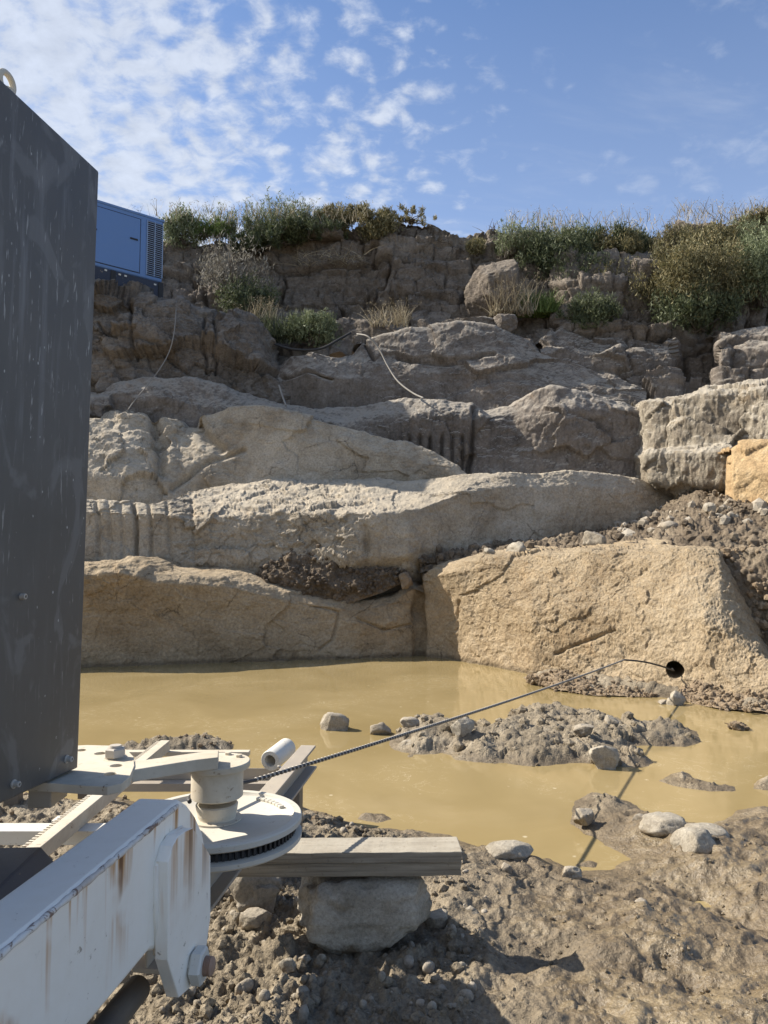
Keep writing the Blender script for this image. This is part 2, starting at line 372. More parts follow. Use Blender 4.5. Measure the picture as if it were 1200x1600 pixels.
def paint_mat(name, base, dirt, rust=0.0, rough=0.45, streak_top=None, along=(1, 1, 1), chips=0.0, metal=0.0, dirt_amt=0.35, scale=1.0, chip_at=0.64):
    m, t, b = new_mat(name)
    tc = t.add('ShaderNodeTexCoord').outputs['Object']
    n1 = t.noise(tc, 4 * scale, 6, 0.6, 0.4); n2 = t.noise(tc, 24 * scale, 5, 0.65); n3 = t.noise(tc, 90 * scale, 3, 0.6)
    k = t.math('ADD', t.math('MULTIPLY', n1, 0.65), t.math('MULTIPLY', n2, 0.35))
    col = t.mix(t.mapr(k, 0.42, 0.66, 0, dirt_amt), base, dirt)
    if rust:
        st = t.noise(t.stretch(tc, 17 * scale * along[0], 17 * scale * along[1], 1.1 * scale), 1.0, 3, 0.55)
        f = t.mapr(st, 0.50, 0.60, 0, 1, True)
        f = t.math('MULTIPLY', f, t.mapr(t.noise(tc, 5 * scale, 3), 0.38, 0.52, 0, 1, True))
        if streak_top:
            z = t.add('ShaderNodeSeparateXYZ', Vector=tc).outputs[2]
            f = t.math('MULTIPLY', f, t.mapr(z, streak_top[0], streak_top[1], 0.0, 1.0))
            nz = t.add('ShaderNodeSeparateXYZ', Vector=t.add('ShaderNodeNewGeometry').outputs['True Normal']).outputs[2]
            f = t.math('MULTIPLY', f, t.mapr(nz, 0.3, 0.7, 1.0, 0.0))
        col = t.mix(t.math('MULTIPLY', f, rust), col, (0.50, 0.24, 0.06))
        core = t.math('MULTIPLY', t.mapr(st, 0.60, 0.65, 0, 1), f)
        col = t.mix(t.math('MULTIPLY', core, rust), col, (0.13, 0.05, 0.02))
    if chips:
        c = t.mapr(t.noise(tc, 15 * scale, 6, 0.7, 0.8), chip_at, chip_at + 0.03, 0, chips)
        col = t.mix(c, col, (0.17, 0.10, 0.065))
    sp1 = t.math('MULTIPLY', t.mapr(t.noise(tc, 48 * scale, 4, 0.7), 0.63, 0.67, 0, 0.75), t.mapr(t.noise(tc, 6 * scale, 2), 0.48, 0.6, 0, 1))
    if dirt_amt > 0.32: col = t.mix(sp1, col, (0.26, 0.205, 0.145))
    t.set(b.inputs['Base Color'], col); t.set(b.inputs['Roughness'], t.mapr(k, 0.3, 0.7, rough - 0.08, rough + 0.25))
    b.inputs['Metallic'].default_value = metal
    bump(t, b, [(n1, 0.12, 0.01), (n3, 0.15, 0.001)])
    return m
M['white'] = paint_mat('weathered white paint', (0.62, 0.60, 0.54), (0.50, 0.44, 0.33), rust=0.0, chips=0.5)
M['boom'] = paint_mat('rust streaked white paint', (0.88, 0.84, 0.75), (0.76, 0.69, 0.56), rust=0.95, streak_top=(0.60, 0.86), dirt_amt=0.4)
M['dusty'] = paint_mat('dusty cream paint', (0.56, 0.51, 0.41), (0.38, 0.31, 0.22), chips=0.8, rough=0.6, dirt_amt=0.6)
M['wheel'] = paint_mat('dusty wheel paint', (0.52, 0.49, 0.42), (0.50, 0.45, 0.36), rough=0.6, dirt_amt=0.7)
M['dark_steel'] = paint_mat('dark steel', (0.10, 0.095, 0.09), (0.22, 0.18, 0.13), rough=0.5, dirt_amt=0.7, metal=0.2)
M['steel'] = paint_mat('galvanised dusty steel', (0.40, 0.37, 0.33), (0.42, 0.36, 0.27), rough=0.55, dirt_amt=0.7, chips=0.4)
M['steel_wet'] = paint_mat('dusty beam steel', (0.33, 0.29, 0.24), (0.42, 0.36, 0.27), rough=0.5, dirt_amt=0.7)
M['black'] = paint_mat('black rubber', (0.012, 0.012, 0.013), (0.10, 0.09, 0.08), rough=0.6, dirt_amt=0.3)
M['blue'] = paint_mat('blue canopy paint', (0.11, 0.205, 0.42), (0.14, 0.23, 0.40), rough=0.4, dirt_amt=0.3, scale=0.3)
M['navy'] = paint_mat('dark blue base paint', (0.02, 0.025, 0.045), (0.05, 0.05, 0.06), rough=0.5, scale=0.3)
M['hole'] = paint_mat('black vent shade', (0.01, 0.01, 0.01), (0.015, 0.013, 0.012), rough=0.9)  # near black, painted in for the shade behind the vent slats
M['rust'] = paint_mat('rusty thread', (0.30, 0.18, 0.12), (0.55, 0.50, 0.43), rough=0.7, scale=3)
M['hose'] = paint_mat('grey hose', (0.24, 0.22, 0.19), (0.20, 0.18, 0.15), rough=0.6)
M['wire'] = paint_mat('plastic covered wire', (0.025, 0.025, 0.027), (0.08, 0.07, 0.06), rough=0.5)
M['bead'] = paint_mat('diamond bead steel', (0.33, 0.31, 0.28), (0.28, 0.25, 0.20), rough=0.45, metal=0.3)
def cabinet_mat():
    m, t, b = new_mat('scratched dark grey steel sheet')
    tc = t.add('ShaderNodeTexCoord').outputs['Object']; s = t.add('ShaderNodeSeparateXYZ', Vector=tc)
    n1 = t.noise(tc, 1.6, 5, 0.6); n2 = t.noise(tc, 11, 6, 0.7, 0.3)
    col = t.ramp(n1, [(0.35, (0.068, 0.064, 0.058)), (0.65, (0.112, 0.107, 0.098))])
    st = t.noise(t.stretch(tc, 30, 30, 2.2), 1.0, 4, 0.6); st2 = t.noise(t.stretch(tc, 95, 95, 12), 1.0, 3, 0.6)
    zone = t.mapr(t.noise(t.stretch(tc, 1, 1, 0.5), 3.0, 3), 0.42, 0.6, 0.1, 1, True)
    f = t.math('MULTIPLY', t.mapr(st, 0.52, 0.72, 0, 0.30), zone)
    col = t.mix(f, col, (0.33, 0.34, 0.35))
    f2 = t.math('MULTIPLY', t.mapr(st2, 0.62, 0.68, 0, 0.7), zone)
    col = t.mix(f2, col, (0.5, 0.5, 0.48))
    fl = t.add('ShaderNodeTexVoronoi', {'feature': 'F1'}, Vector=t.stretch(tc, 1, 1, 0.6), Scale=42).outputs[0]
    f3 = t.math('MULTIPLY', t.mapr(fl, 0.06, 0.14, 0.8, 0), t.mapr(n2, 0.54, 0.60, 0, 1))
    col = t.mix(f3, col, (0.55, 0.55, 0.52))
    wipe = t.mapr(t.noise(t.stretch(tc, 1.2, 1.2, 0.8), 4.0, 4, 0.5, 1.4), 0.56, 0.62, 0, 0.30)
    col = t.mix(wipe, col, (0.22, 0.22, 0.215))
    t.set(b.inputs['Base Color'], col); t.set(b.inputs['Roughness'], t.mapr(n1, 0.3, 0.7, 0.42, 0.6))
    bump(t, b, [(n1, 0.05, 0.05), (n2, 0.06, 0.004)]); return m
M['cabinet'] = cabinet_mat()
def wood_mat():
    m, t, b = new_mat('weathered timber')
    tc = t.add('ShaderNodeTexCoord').outputs['Object']
    g = t.noise(t.stretch(tc, 2.2, 38, 60), 1.0, 5, 0.6, 0.4); n2 = t.noise(tc, 14, 6, 0.7)
    col = t.ramp(g, [(0.3, (0.11, 0.09, 0.062)), (0.5, (0.23, 0.195, 0.145)), (0.7, (0.36, 0.315, 0.24))])
    nz = t.add('ShaderNodeSeparateXYZ', Vector=t.add('ShaderNodeNewGeometry').outputs['True Normal']).outputs[2]
    d = t.math('MULTIPLY', t.mapr(nz, 0.5, 0.8, 0.15, 0.9), t.mapr(n2, 0.35, 0.6, 0.5, 1))
    col = t.mix(d, col, (0.36, 0.325, 0.26))
    col = t.mix(t.mapr(t.noise(tc, 45, 4, 0.7), 0.6, 0.66, 0, 0.5), col, (0.16, 0.12, 0.085))
    t.set(b.inputs['Base Color'], col); b.inputs['Roughness'].default_value = 0.9
    bump(t, b, [(g, 0.6, 0.006), (n2, 0.4, 0.006)]); return m
M['wood'] = wood_mat()
def leaf_mat(name, a, b_, c):
    m, t, b = new_mat(name)
    g = t.add('ShaderNodeNewGeometry'); tc = t.add('ShaderNodeTexCoord').outputs['Object']
    k = t.math('ADD', t.math('MULTIPLY', g.outputs['Random Per Island'], 0.6), t.math('MULTIPLY', t.noise(tc, 2.2, 3), 0.45))
    col = t.ramp(k, [(0.25, a), (0.5, b_), (0.8, c)])
    t.set(b.inputs['Base Color'], col); b.inputs['Roughness'].default_value = 0.7
    tr = t.add('ShaderNodeBsdfTranslucent', Color=col); mx = t.add('ShaderNodeMixShader', Fac=0.25)
    t.l.new(b.outputs[0], mx.inputs[1]); t.l.new(tr.outputs[0], mx.inputs[2])
    out = [n for n in t.n if n.type == 'OUTPUT_MATERIAL'][0]; t.l.new(mx.outputs[0], out.inputs[0]); return m
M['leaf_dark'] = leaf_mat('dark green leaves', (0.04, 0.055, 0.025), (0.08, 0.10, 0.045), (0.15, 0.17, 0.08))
M['leaf_olive'] = leaf_mat('olive gorse leaves', (0.075, 0.075, 0.032), (0.17, 0.155, 0.07), (0.30, 0.25, 0.12))
M['leaf_green'] = leaf_mat('bright green leaves', (0.06, 0.105, 0.025), (0.12, 0.18, 0.045), (0.20, 0.27, 0.08))
M['leaf_grey'] = leaf_mat('grey green leaves', (0.08, 0.10, 0.045), (0.17, 0.20, 0.10), (0.30, 0.33, 0.19))
M['dry'] = leaf_mat('dry straw', (0.16, 0.13, 0.08), (0.30, 0.25, 0.16), (0.46, 0.40, 0.28))
M['twig'] = leaf_mat('grey twigs', (0.07, 0.055, 0.04), (0.13, 0.105, 0.08), (0.22, 0.19, 0.15))
M['pale_leaf'] = leaf_mat('pale withered leaves', (0.10, 0.09, 0.07), (0.18, 0.165, 0.13), (0.32, 0.30, 0.25))

# ------------------------------------------------------------------ rock sheets lofted between ridge lines
def smooth_grid(G, ku, kv):
    for _ in range(ku): G[:, 1:-1] = 0.25 * G[:, :-2] + 0.5 * G[:, 1:-1] + 0.25 * G[:, 2:]
    for _ in range(kv): G[1:-1] = 0.25 * G[:-2] + 0.5 * G[1:-1] + 0.25 * G[2:]
    return G
def grid_faces(nv, nu):
    i = np.arange((nv-1) * (nu-1)); r = i // (nu-1); c = i % (nu-1); a = r * nu + c
    return np.stack([a, a + 1, a + nu + 1, a + nu], 1)
def normals(G):
    du = np.gradient(G, axis=1); dv = np.gradient(G, axis=0); n = np.cross(du, dv)
    return n / (np.linalg.norm(n, axis=2, keepdims=True) + 1e-9)
def sheet(name, x0, x1, curves, disp, mat, step=1.5, rows=None, ku=2, kv=3, label=None, post=None, mats=None):
    """curves bottom to top. ('p', [(px,py,Y)..]) or ('z', [(px,py,z)..]) or ('o', dx,dY,dz) offset from the last. rows = subdivisions of each span"""
    nu = int((x1 - x0) / step) + 1; X = np.linspace(x0, x1, nu); L = []
    for c in curves:
        if c[0] == 'o': L.append(L[-1] + np.array(c[1:4])); continue
        q = np.array(c[1], float); py = np.interp(X, q[:, 0], q[:, 1]); w = np.interp(X, q[:, 0], q[:, 2])
        L.append(P(X, py, w) if c[0] == 'p' else PZ(X, py, w))
    out = [L[0][None]]
    for k in range(1, len(L)):
        n = rows[k-1]; f = (np.arange(1, n + 1) / n)[:, None, None]
        out.append(L[k-1][None] * (1 - f) + L[k][None] * f)
    G = smooth_grid(np.concatenate(out, 0), ku, kv)
    N = normals(G); sh = G.shape
    U = np.broadcast_to(X[None, :], sh[:2]).ravel()
    Vr = np.broadcast_to(np.arange(sh[0])[:, None] / (sh[0] - 1), sh[:2]).ravel()
    Pf = G.reshape(-1, 3); Nf = N.reshape(-1, 3)
    d = disp(Pf, U, Vr, Nf)
    Pf = Pf + Nf * d[:, None]
    if post is not None: Pf = post(Pf, sh, Nf)
    o = mesh_np(name, Pf, grid_faces(sh[0], sh[1]), mat)
    o['kind'] = 'structure'
    if label: o['label'] = label
    return o, Pf.reshape(sh)
def to_px(Q):
    d = Q - CAM; f = d[:, 1] * cp + d[:, 2] * sp; up = -d[:, 1] * sp + d[:, 2] * cp
    return 600 + F * d[:, 0] / f, 800 - F * up / f
def band(x, c, w): return np.exp(-((x - c) / w) ** 2)
def seg_dist(x, y, pts):
    """distance in pixels of screen points to a drawn crack line"""
    best = np.full(len(x), 1e9)
    for (ax, ay), (bx, by) in zip(pts[:-1], pts[1:]):
        vx, vy = bx - ax, by - ay; t = np.clip(((x - ax) * vx + (y - ay) * vy) / (vx * vx + vy * vy), 0, 1)
        best = np.minimum(best, np.hypot(x - ax - t * vx, y - ay - t * vy))
    return best
def cracks(Q, lines, depth, w):
    x, y = to_px(Q); x = x + 4 * perlin(Q * 2.2, 91); y = y + 4 * perlin(Q * 2.2, 92); d = 0
    for ln in lines: d = d - depth * np.exp(-(seg_dist(x, y, ln) / w) ** 2)
    return d

# --- lower slab: left shaded half and right sunlit half, folded at the middle
hole_px = (1055, 1048)
def d_lower(Q, U, V, N):
    rightness = np.clip((U - 690) / 60, 0, 1)
    d = 0.10 * fbm(Q, 0.7, 4, 3) + 0.045 * fbm(Q, 3.2, 4, 5)
    d = d + rightness * (facets(Q, (0.8, 0.8, 1.8), 0.04, 7, 1.0, 0.05, 0.06) + chips(Q, 0.020, 3.6, 9) + 0.012 * fbm(Q, 22, 3, 11, 0.6, True))
    d = d + (1 - rightness) * (facets(Q, (0.4, 0.4, 0.6), 0.07, 8, 1.0, 0.0, 0.03) + chips(Q, 0.012, 3.0, 19))
    d = d + 0.012 * fbm(Q, 16, 3, 10)
    corner = np.clip((240 - U) / 60, 0, 1) * np.clip((V - 0.35) * 4, 0, 1)
    d = d + corner * 0.05 * fbm(Q, 7, 3, 12)
    d = d + cracks(Q, [[(645, 880), (652, 930), (655, 1030)]], 0.25, 6)
    d = d + cracks(Q, [[(470, 940), (530, 955), (520, 1000), (500, 1015)], [(560, 965), (600, 985), (640, 975)], [(865, 1022), (930, 995), (960, 985)], [(716, 940), (714, 985)]], 0.05, 2.2)
    return d
shore = [(-80, 1052), (130, 1043), (400, 1034), (600, 1028), (650, 1026), (700, 1030), (745, 1037), (830, 1055), (1000, 1079), (1100, 1096), (1300, 1128)]
top1 = [(-80, 890, 11.7), (130, 886, 11.65), (185, 881, 11.7), (215, 888, 11.75), (245, 897, 11.9), (350, 901, 12.2), (400, 913, 12.4), (460, 926, 12.6), (560, 938, 12.9), (610, 930, 13.05), (640, 905, 13.1),
        (665, 890, 13.0), (700, 880, 12.6), (760, 872, 12.2), (830, 866, 11.7), (900, 862, 11.25), (1000, 859, 10.6), (1080, 857, 10.1), (1125, 862, 9.9), (1145, 888, 9.85), (1172, 945, 9.6), (1202, 1005, 9.3), (1240, 1060, 9.2), (1300, 1080, 9.0)]
def dig_hole(Pf, sh, Nf):
    x, y = to_px(Pf); i = np.argmin((x - hole_px[0]) ** 2 + (y - hole_px[1]) ** 2); c = Pf[i].copy()
    global HOLE; HOLE = c
    ax = np.array([0.35, 0.93, 0.05]); ax /= np.linalg.norm(ax)
    v = Pf - c; al = v @ ax; rad = v - al[:, None] * ax; r = np.linalg.norm(rad, axis=1); RR = 0.11
    near = (np.abs(al) < 0.5)
    ring = near & (r >= RR) & (r < RR + 0.03)
    Pf[ring] -= rad[ring] * ((r[ring] - RR) / r[ring])[:, None]
    ins = near & (r < RR)
    Pf[ins] += ax * 0.9
    Pf[ins] -= rad[ins] * 0.02
    return Pf
foot = []
for px, py in shore:
    p = PZ(px, py, 0.0); foot.append((px, py, float(p[1])))
mid1 = [(px, py * 0.45 + np.interp(px, [a[0] for a in top1], [a[1] for a in top1]) * 0.55, Y) for px, py, Y in foot]
_x = np.arange(-80, 1301, 10.0); _f = np.array(mid1)
mid1 = [(x, np.interp(x, _f[:, 0], _f[:, 1]), np.interp(x, _f[:, 0], _f[:, 2]) + 0.02 + 0.34 * min(1, max(0, (x - 690) / 300))) for x in _x]
low_o, low_g = sheet('rock_ledge', -80, 1300,
    [('p', [(a, b + 26, c - 0.12) for a, b, c in foot]), ('p', foot), ('p', mid1), ('p', [(a, b + 14, c - 0.16) for a, b, c in top1]), ('p', top1), ('o', 0.1, 0.5, 0.06), ('o', 0, 1.8, 0.1)],
    d_lower, M['slab_gold'], step=1.05, rows=[18, 62, 62, 14, 14, 16], ku=5, kv=5, post=dig_hole)
low_o['label'] = 'lowest sand coloured rock ledge rising straight out of the pond'

# --- second bench
def d_mid(Q, U, V, N):
    x, y = to_px(Q)
    d = 0.14 * fbm(Q, 0.6, 4, 21) + 0.05 * fbm(Q, 2.6, 4, 22)
    lit = np.clip((610 - U) / 60, 0, 1) * np.clip((U - 250) / 40, 0, 1)
    d = d + lit * (facets(Q, (1.2, 1.2, 2.0), 0.07, 23, 1.0, 0.03, 0.08) + chips(Q, 0.036, 4.2, 24))
    d = d + (1 - lit) * (facets(Q, (0.5, 0.5, 0.8), 0.09, 25, 1.0, 0.02, 0.03) + chips(Q, 0.014, 2.8, 27))
    d = d + 0.014 * fbm(Q, 14, 3, 26)
    for c in (150, 168, 187, 208, 232, 262, 300):                 # drilled half-barrels left by the line drilling
        d = d - (0.10 + 0.06 * math.sin(c)) * band(x + 1.2 * perlin(Q * 1.5, 5) - (y - 780) * 0.04, c, 3.0) * np.clip((y - 778) / 12, 0, 1) * np.clip((885 - y) / 20, 0, 1)
    d = d - 0.10 * band(x, 572, 5) * band(y, 850, 26)
    return d
mid_o, mid_g = sheet('rock_ledge', -80, 1085,
    [('p', [(-80, 915, 13.2), (260, 915, 13.2), (400, 930, 13.4), (500, 950, 13.7), (600, 945, 13.7), (650, 925, 13.6), (750, 890, 13.6), (1085, 860, 14.4)]),
     ('p', [(-80, 875, 13.1), (250, 880, 13.1), (330, 880, 13.1), (480, 880, 13.0), (590, 875, 12.95), (640, 870, 12.9), (700, 850, 13.6), (800, 845, 14.2), (900, 838, 14.7), (1000, 830, 15.2), (1085, 815, 15.6)]),
     ('p', [(-80, 800, 13.2), (250, 800, 13.2), (300, 810, 13.3), (420, 800, 13.35), (590, 800, 13.05), (660, 790, 13.3), (720, 768, 13.75), (800, 760, 14.3), (900, 760, 14.8), (1000, 770, 15.3), (1060, 780, 15.7), (1085, 800, 16)]),
     ('p', [(-80, 780, 13.4), (240, 781, 13.5), (270, 775, 13.8), (300, 765, 14.5), (360, 755, 15.0), (420, 750, 15.1), (600, 747, 15.0), (720, 741, 14.6), (800, 737, 14.6), (900, 738, 15.1), (1000, 748, 15.6), (1045, 760, 15.9), (1065, 785, 16.1), (1085, 830, 16.4)]),
     ('o', 0, 0.8, 0.0), ('o', 0, 1.6, -0.1)],
    d_mid, M['bench'], step=1.15, rows=[20, 46, 46, 14, 12], ku=5, kv=7)
mid_o['label'] = 'long pale rock ledge with vertical drill grooves at its left end'

# --- third: domed slab on the left
def d_dome(Q, U, V, N):
    d = 0.13 * fbm(Q, 0.55, 4, 31) + 0.05 * fbm(Q, 2.4, 4, 32)
    l = np.clip((380 - U) / 90, 0, 1)
    d = d + l * (facets(Q, (0.9, 0.9, 1.5), 0.20, 33, 1.1, 0.04, 0.06) + chips(Q, 0.035, 2.6, 35)) + (1 - l) * (facets(Q, (0.4, 0.4, 0.7), 0.08, 34, 1.0, 0.02, 0.03) + chips(Q, 0.018, 2.4, 37))
    return d + 0.012 * fbm(Q, 14, 3, 36) + cracks(Q, [[(300, 655), (315, 680), (345, 700)], [(240, 650), (250, 690), (250, 740)]], 0.2, 8) + cracks(Q, [[(270, 765), (330, 720), (380, 705)]], 0.12, 4)
dome_o, _ = sheet('rock_ledge', -80, 760,
    [('p', [(-80, 820, 14.8), (250, 810, 14.9), (330, 790, 15.3), (760, 790, 15.4)]),
     ('p', [(-80, 740, 14.9), (200, 750, 14.9), (280, 755, 15.2), (400, 745, 15.5), (500, 740, 15.4), (620, 742, 15.35), (700, 750, 15.3), (760, 775, 15.2)]),
     ('p', [(-80, 690, 15.4), (200, 690, 15.4), (280, 695, 15.9), (330, 705, 15.6), (390, 680, 15.7), (480, 690, 15.55), (600, 708, 15.45), (700, 735, 15.35), (760, 770, 15.3)]),
     ('p', [(-80, 645, 16.0), (140, 648, 16.0), (200, 644, 16.0), (270, 648, 16.2), (295, 655, 16.3), (310, 642, 16.1), (355, 631, 15.9), (410, 631, 15.8), (470, 646, 15.8), (520, 660, 15.8), (565, 668, 15.8), (580, 677, 15.8), (640, 692, 15.7), (690, 716, 15.6), (722, 738, 15.5), (760, 772, 15.5)]),
     ('o', 0, 0.8, -0.1), ('o', 0, 1.2, -0.4)],
    d_dome, M['bench'], step=1.15, rows=[16, 34, 34, 12, 10], ku=5, kv=6)
dome_o['label'] = 'sloping domed rock slab above the long pale ledge'

# --- fourth: grey dusty benches
def drip(Q, amp, seed):       # clay slurry hanging over the lip: fine vertical furrows
    return amp * fbm(Q * np.array([1, 1, 0.30]), 6.0, 3, seed, 0.6)
def d_grey(Q, U, V, N):
    x, y = to_px(Q)
    d = 0.28 * fbm(Q, 0.45, 4, 41) + 0.07 * fbm(Q, 2.0, 4, 42) + drip(Q, 0.05, 43)
    d = d + np.clip((0.62 - V) * 5, 0, 1) * (facets(Q, (0.8, 0.8, 1.2), 0.16, 44, 1.1, 0.05, 0.05) + chips(Q, 0.03, 2.2, 45)) + 0.02 * fbm(Q, 9, 3, 46)
    for c in (640, 656, 672, 690, 706, 722): d = d - 0.13 * band(x, c, 2.6) * np.clip((y - 678) / 8, 0, 1) * (V < 0.85)
    d = d + cracks(Q, [[(742, 640), (738, 700), (732, 740)]], 0.2, 4)
    return d
grey_o, _ = sheet('rock_ledge', -80, 1060,
    [('p', [(-80, 760, 16.3), (400, 760, 16.3), (1060, 790, 16.3)]),
     ('p', [(-80, 680, 16.5), (400, 690, 16.6), (600, 700, 16.7), (740, 720, 16.6), (860, 720, 16.6), (1060, 720, 16.4)]),
     ('p', [(-80, 625, 16.6), (260, 622, 16.6), (420, 650, 16.8), (520, 665, 16.9), (650, 655, 16.7), (740, 650, 16.7), (800, 660, 17.0), (870, 640, 16.6), (960, 645, 16.7), (1060, 650, 16.6)]),
     ('p', [(-80, 598, 17.1), (150, 611, 17.1), (175, 597, 17.1), (230, 589, 17.1), (290, 592, 17.1), (350, 606, 17.2), (400, 620, 17.4), (440, 632, 17.5), (500, 640, 17.6), (560, 634, 17.6), (650, 622, 17.3), (700, 626, 17.2), (738, 630, 17.2), (760, 642, 17.5), (800, 632, 17.3), (835, 612, 17.1), (860, 607, 17.0), (900, 616, 17.0), (960, 630, 17.0), (1000, 636, 16.9), (1060, 640, 16.9)]),
     ('o', 0, 0.9, 0.05), ('o', 0, 1.6, 0.1)],
    d_grey, M['grey'], step=1.3, rows=[18, 34, 26, 16, 12], ku=4, kv=5)
grey_o['label'] = 'grey dust covered rock ledge behind the domed slab'
# --- right net-covered sunlit wall
def d_net(Q, U, V, N):
    d = 0.14 * fbm(Q, 0.7, 4, 51) + 0.05 * fbm(Q, 2.4, 4, 52) + drip(Q, 0.06, 53)
    return d + facets(Q, (1.0, 1.0, 0.7), 0.17, 54, 1.2, 0.12, 0.04) * (V < 0.8) + chips(Q, 0.03, 2.8, 55) + 0.02 * fbm(Q * np.array([1, 1, 0.3]), 12, 3, 56)
M['net'] = rock_mat('clay crusted rock', (0.17, 0.14, 0.105), (0.30, 0.26, 0.20), (0.40, 0.355, 0.28), (0.46, 0.41, 0.33), 0.8, streak=1.0, scale=0.9)
net_o, _ = sheet('rock_ledge', 990, 1330,
    [('p', [(990, 790, 16.4), (1330, 810, 12.8)]), ('p', [(990, 752, 16.3), (1020, 752, 15.3), (1330, 765, 12.6)]), ('p', [(990, 715, 16.4), (1012, 712, 15.3), (1330, 700, 12.8)]),
     ('p', [(990, 700, 16.6), (1020, 700, 15.8), (1330, 690, 13.2)]), ('p', [(990, 640, 16.9), (1010, 630, 16.2), (1100, 615, 15.3), (1330, 600, 13.6)]),
     ('p', [(990, 632, 17.1), (1010, 624, 16.3), (1050, 616, 16.1), (1100, 607, 15.8), (1200, 598, 15.0), (1330, 588, 14.1)]), ('o', 0.2, 1.0, 0.1), ('o', 0.4, 2.4, 0.4)],
    d_net, M['net'], step=1.3, rows=[10, 22, 10, 30, 8, 12, 14], ku=3, kv=3)
net_o['label'] = 'sunlit clay crusted rock wall at the right edge'
# --- orange cut face
def d_or(Q, U, V, N): return 0.10 * fbm(Q, 0.9, 4, 61) + facets(Q, (1.1, 1.1, 1.1), 0.12, 62, 0.9, 0.15, 0.03) + 0.02 * fbm(Q, 9, 3, 63)
or_o, org = sheet('rock_ledge', 1137, 1330,
    [('p', [(1137, 800, 14.6), (1143, 800, 13.3), (1330, 830, 11.7)]), ('p', [(1137, 740, 14.6), (1143, 740, 13.3), (1330, 735, 11.8)]),
     ('p', [(1137, 706, 14.8), (1143, 702, 13.6), (1160, 692, 13.5), (1230, 686, 12.9), (1330, 680, 12.0)]), ('o', 0.1, 0.7, 0.03), ('o', 0.1, 1.0, 0.0)],
    d_or, M['orange'], step=1.3, rows=[26, 22, 10, 6], ku=2, kv=3)
or_o['label'] = 'freshly cut orange rock face at the right edge'
# --- rock under the generator
def d_gen(Q, U, V, N):
    return 0.30 * fbm(Q, 0.5, 4, 71) + facets(Q, (0.55, 0.55, 0.8), 0.50, 72, 1.3, 0.06, 0.03) + facets(Q, (1.7, 1.7, 2.4), 0.16, 73, 1.3, 0.06, 0.05) + chips(Q, 0.04, 4, 75) + 0.03 * fbm(Q, 6, 3, 74) \
        + cracks(Q, [[(206, 470), (212, 560)], [(320, 500), (322, 575)], [(336, 505), (337, 580)], [(150, 500), (175, 530), (250, 545), (300, 590)]], 0.14, 2.0)
gen_o, _ = sheet('rock_ledge', -80, 455,
    [('p', [(-80, 660, 17.0), (455, 670, 17.4)]), ('p', [(-80, 610, 17.2), (300, 610, 17.3), (455, 630, 17.7)]), ('p', [(-80, 520, 17.4), (150, 520, 17.5), (300, 545, 17.6), (400, 570, 17.8), (455, 610, 18.2)]),
     ('p', [(-80, 445, 17.6), (150, 454, 17.7), (200, 464, 17.8), (255, 478, 18.0), (330, 494, 18.3), (385, 512, 18.6), (410, 530, 18.9), (435, 565, 19.2), (455, 600, 19.4)]), ('o', 0, 0.5, 0.12), ('o', 0.1, 3.0, 0.1)],
    d_gen, M['brown'], step=1.3, rows=[14, 34, 34, 10, 14], ku=3, kv=3)
gen_o['label'] = 'brown cracked rock mass under the blue generator'
# --- upper slab in the middle
def d_up(Q, U, V, N):
    l = np.clip((600 - U) / 40, 0, 1)
    return 0.22 * fbm(Q, 0.5, 4, 81) + 0.06 * fbm(Q, 2.2, 4, 82) + l * drip(Q, 0.05, 83) + (1 - l) * (facets(Q, (0.40, 0.40, 0.6), 0.13, 84, 1.2, 0.02, 0.03) + chips(Q, 0.025, 2.4, 85)) + 0.015 * fbm(Q, 8, 3, 86) \
        + cracks(Q, [[(440, 590), (480, 580), (520, 592)], [(620, 560), (700, 566), (770, 555)], [(560, 520), (585, 560)]], 0.16, 2.4)
up_o, _ = sheet('rock_ledge', 385, 1010,
    [('p', [(385, 680, 17.8), (1010, 680, 17.6)]), ('p', [(385, 640, 18.1), (560, 640, 18.2), (700, 630, 18.1), (850, 625, 18.0), (1010, 640, 17.7)]),
     ('p', [(385, 640, 18.8), (430, 600, 18.2), (480, 580, 17.9), (520, 590, 18.0), (600, 590, 18.3), (700, 580, 18.2), (800, 580, 18.2), (900, 600, 18.1), (1010, 625, 17.9)]),
     ('p', [(385, 650, 19.2), (410, 610, 18.9), (430, 575, 18.6), (455, 553, 18.4), (490, 545, 18.3), (525, 556, 18.4), (548, 552, 18.7), (572, 530, 18.9), (610, 522, 18.9), (650, 513, 18.9), (720, 506, 18.9), (790, 512, 18.8), (835, 527, 18.9), (850, 546, 18.8), (900, 562, 18.6), (950, 585, 18.4), (1010, 612, 18.2)]),
     ('o', 0, 0.7, 0.06), ('o', 0, 1.6, 0.15)],
    d_up, M['grey'], step=1.3, rows=[14, 30, 34, 14, 14], ku=3, kv=4)
up_o['label'] = 'grey rock hump and slab below the back cliff'
def d_sh(Q, U, V, N):
    return 0.22 * fbm(Q, 0.5, 4, 141) + blocks(Q, 0.5, 1.1, 0.35, 142, 0.35) + facets(Q, (0.8, 0.8, 1.2), 0.16, 143, 1.1, 0.05, 0.04) + chips(Q, 0.035, 3, 144)
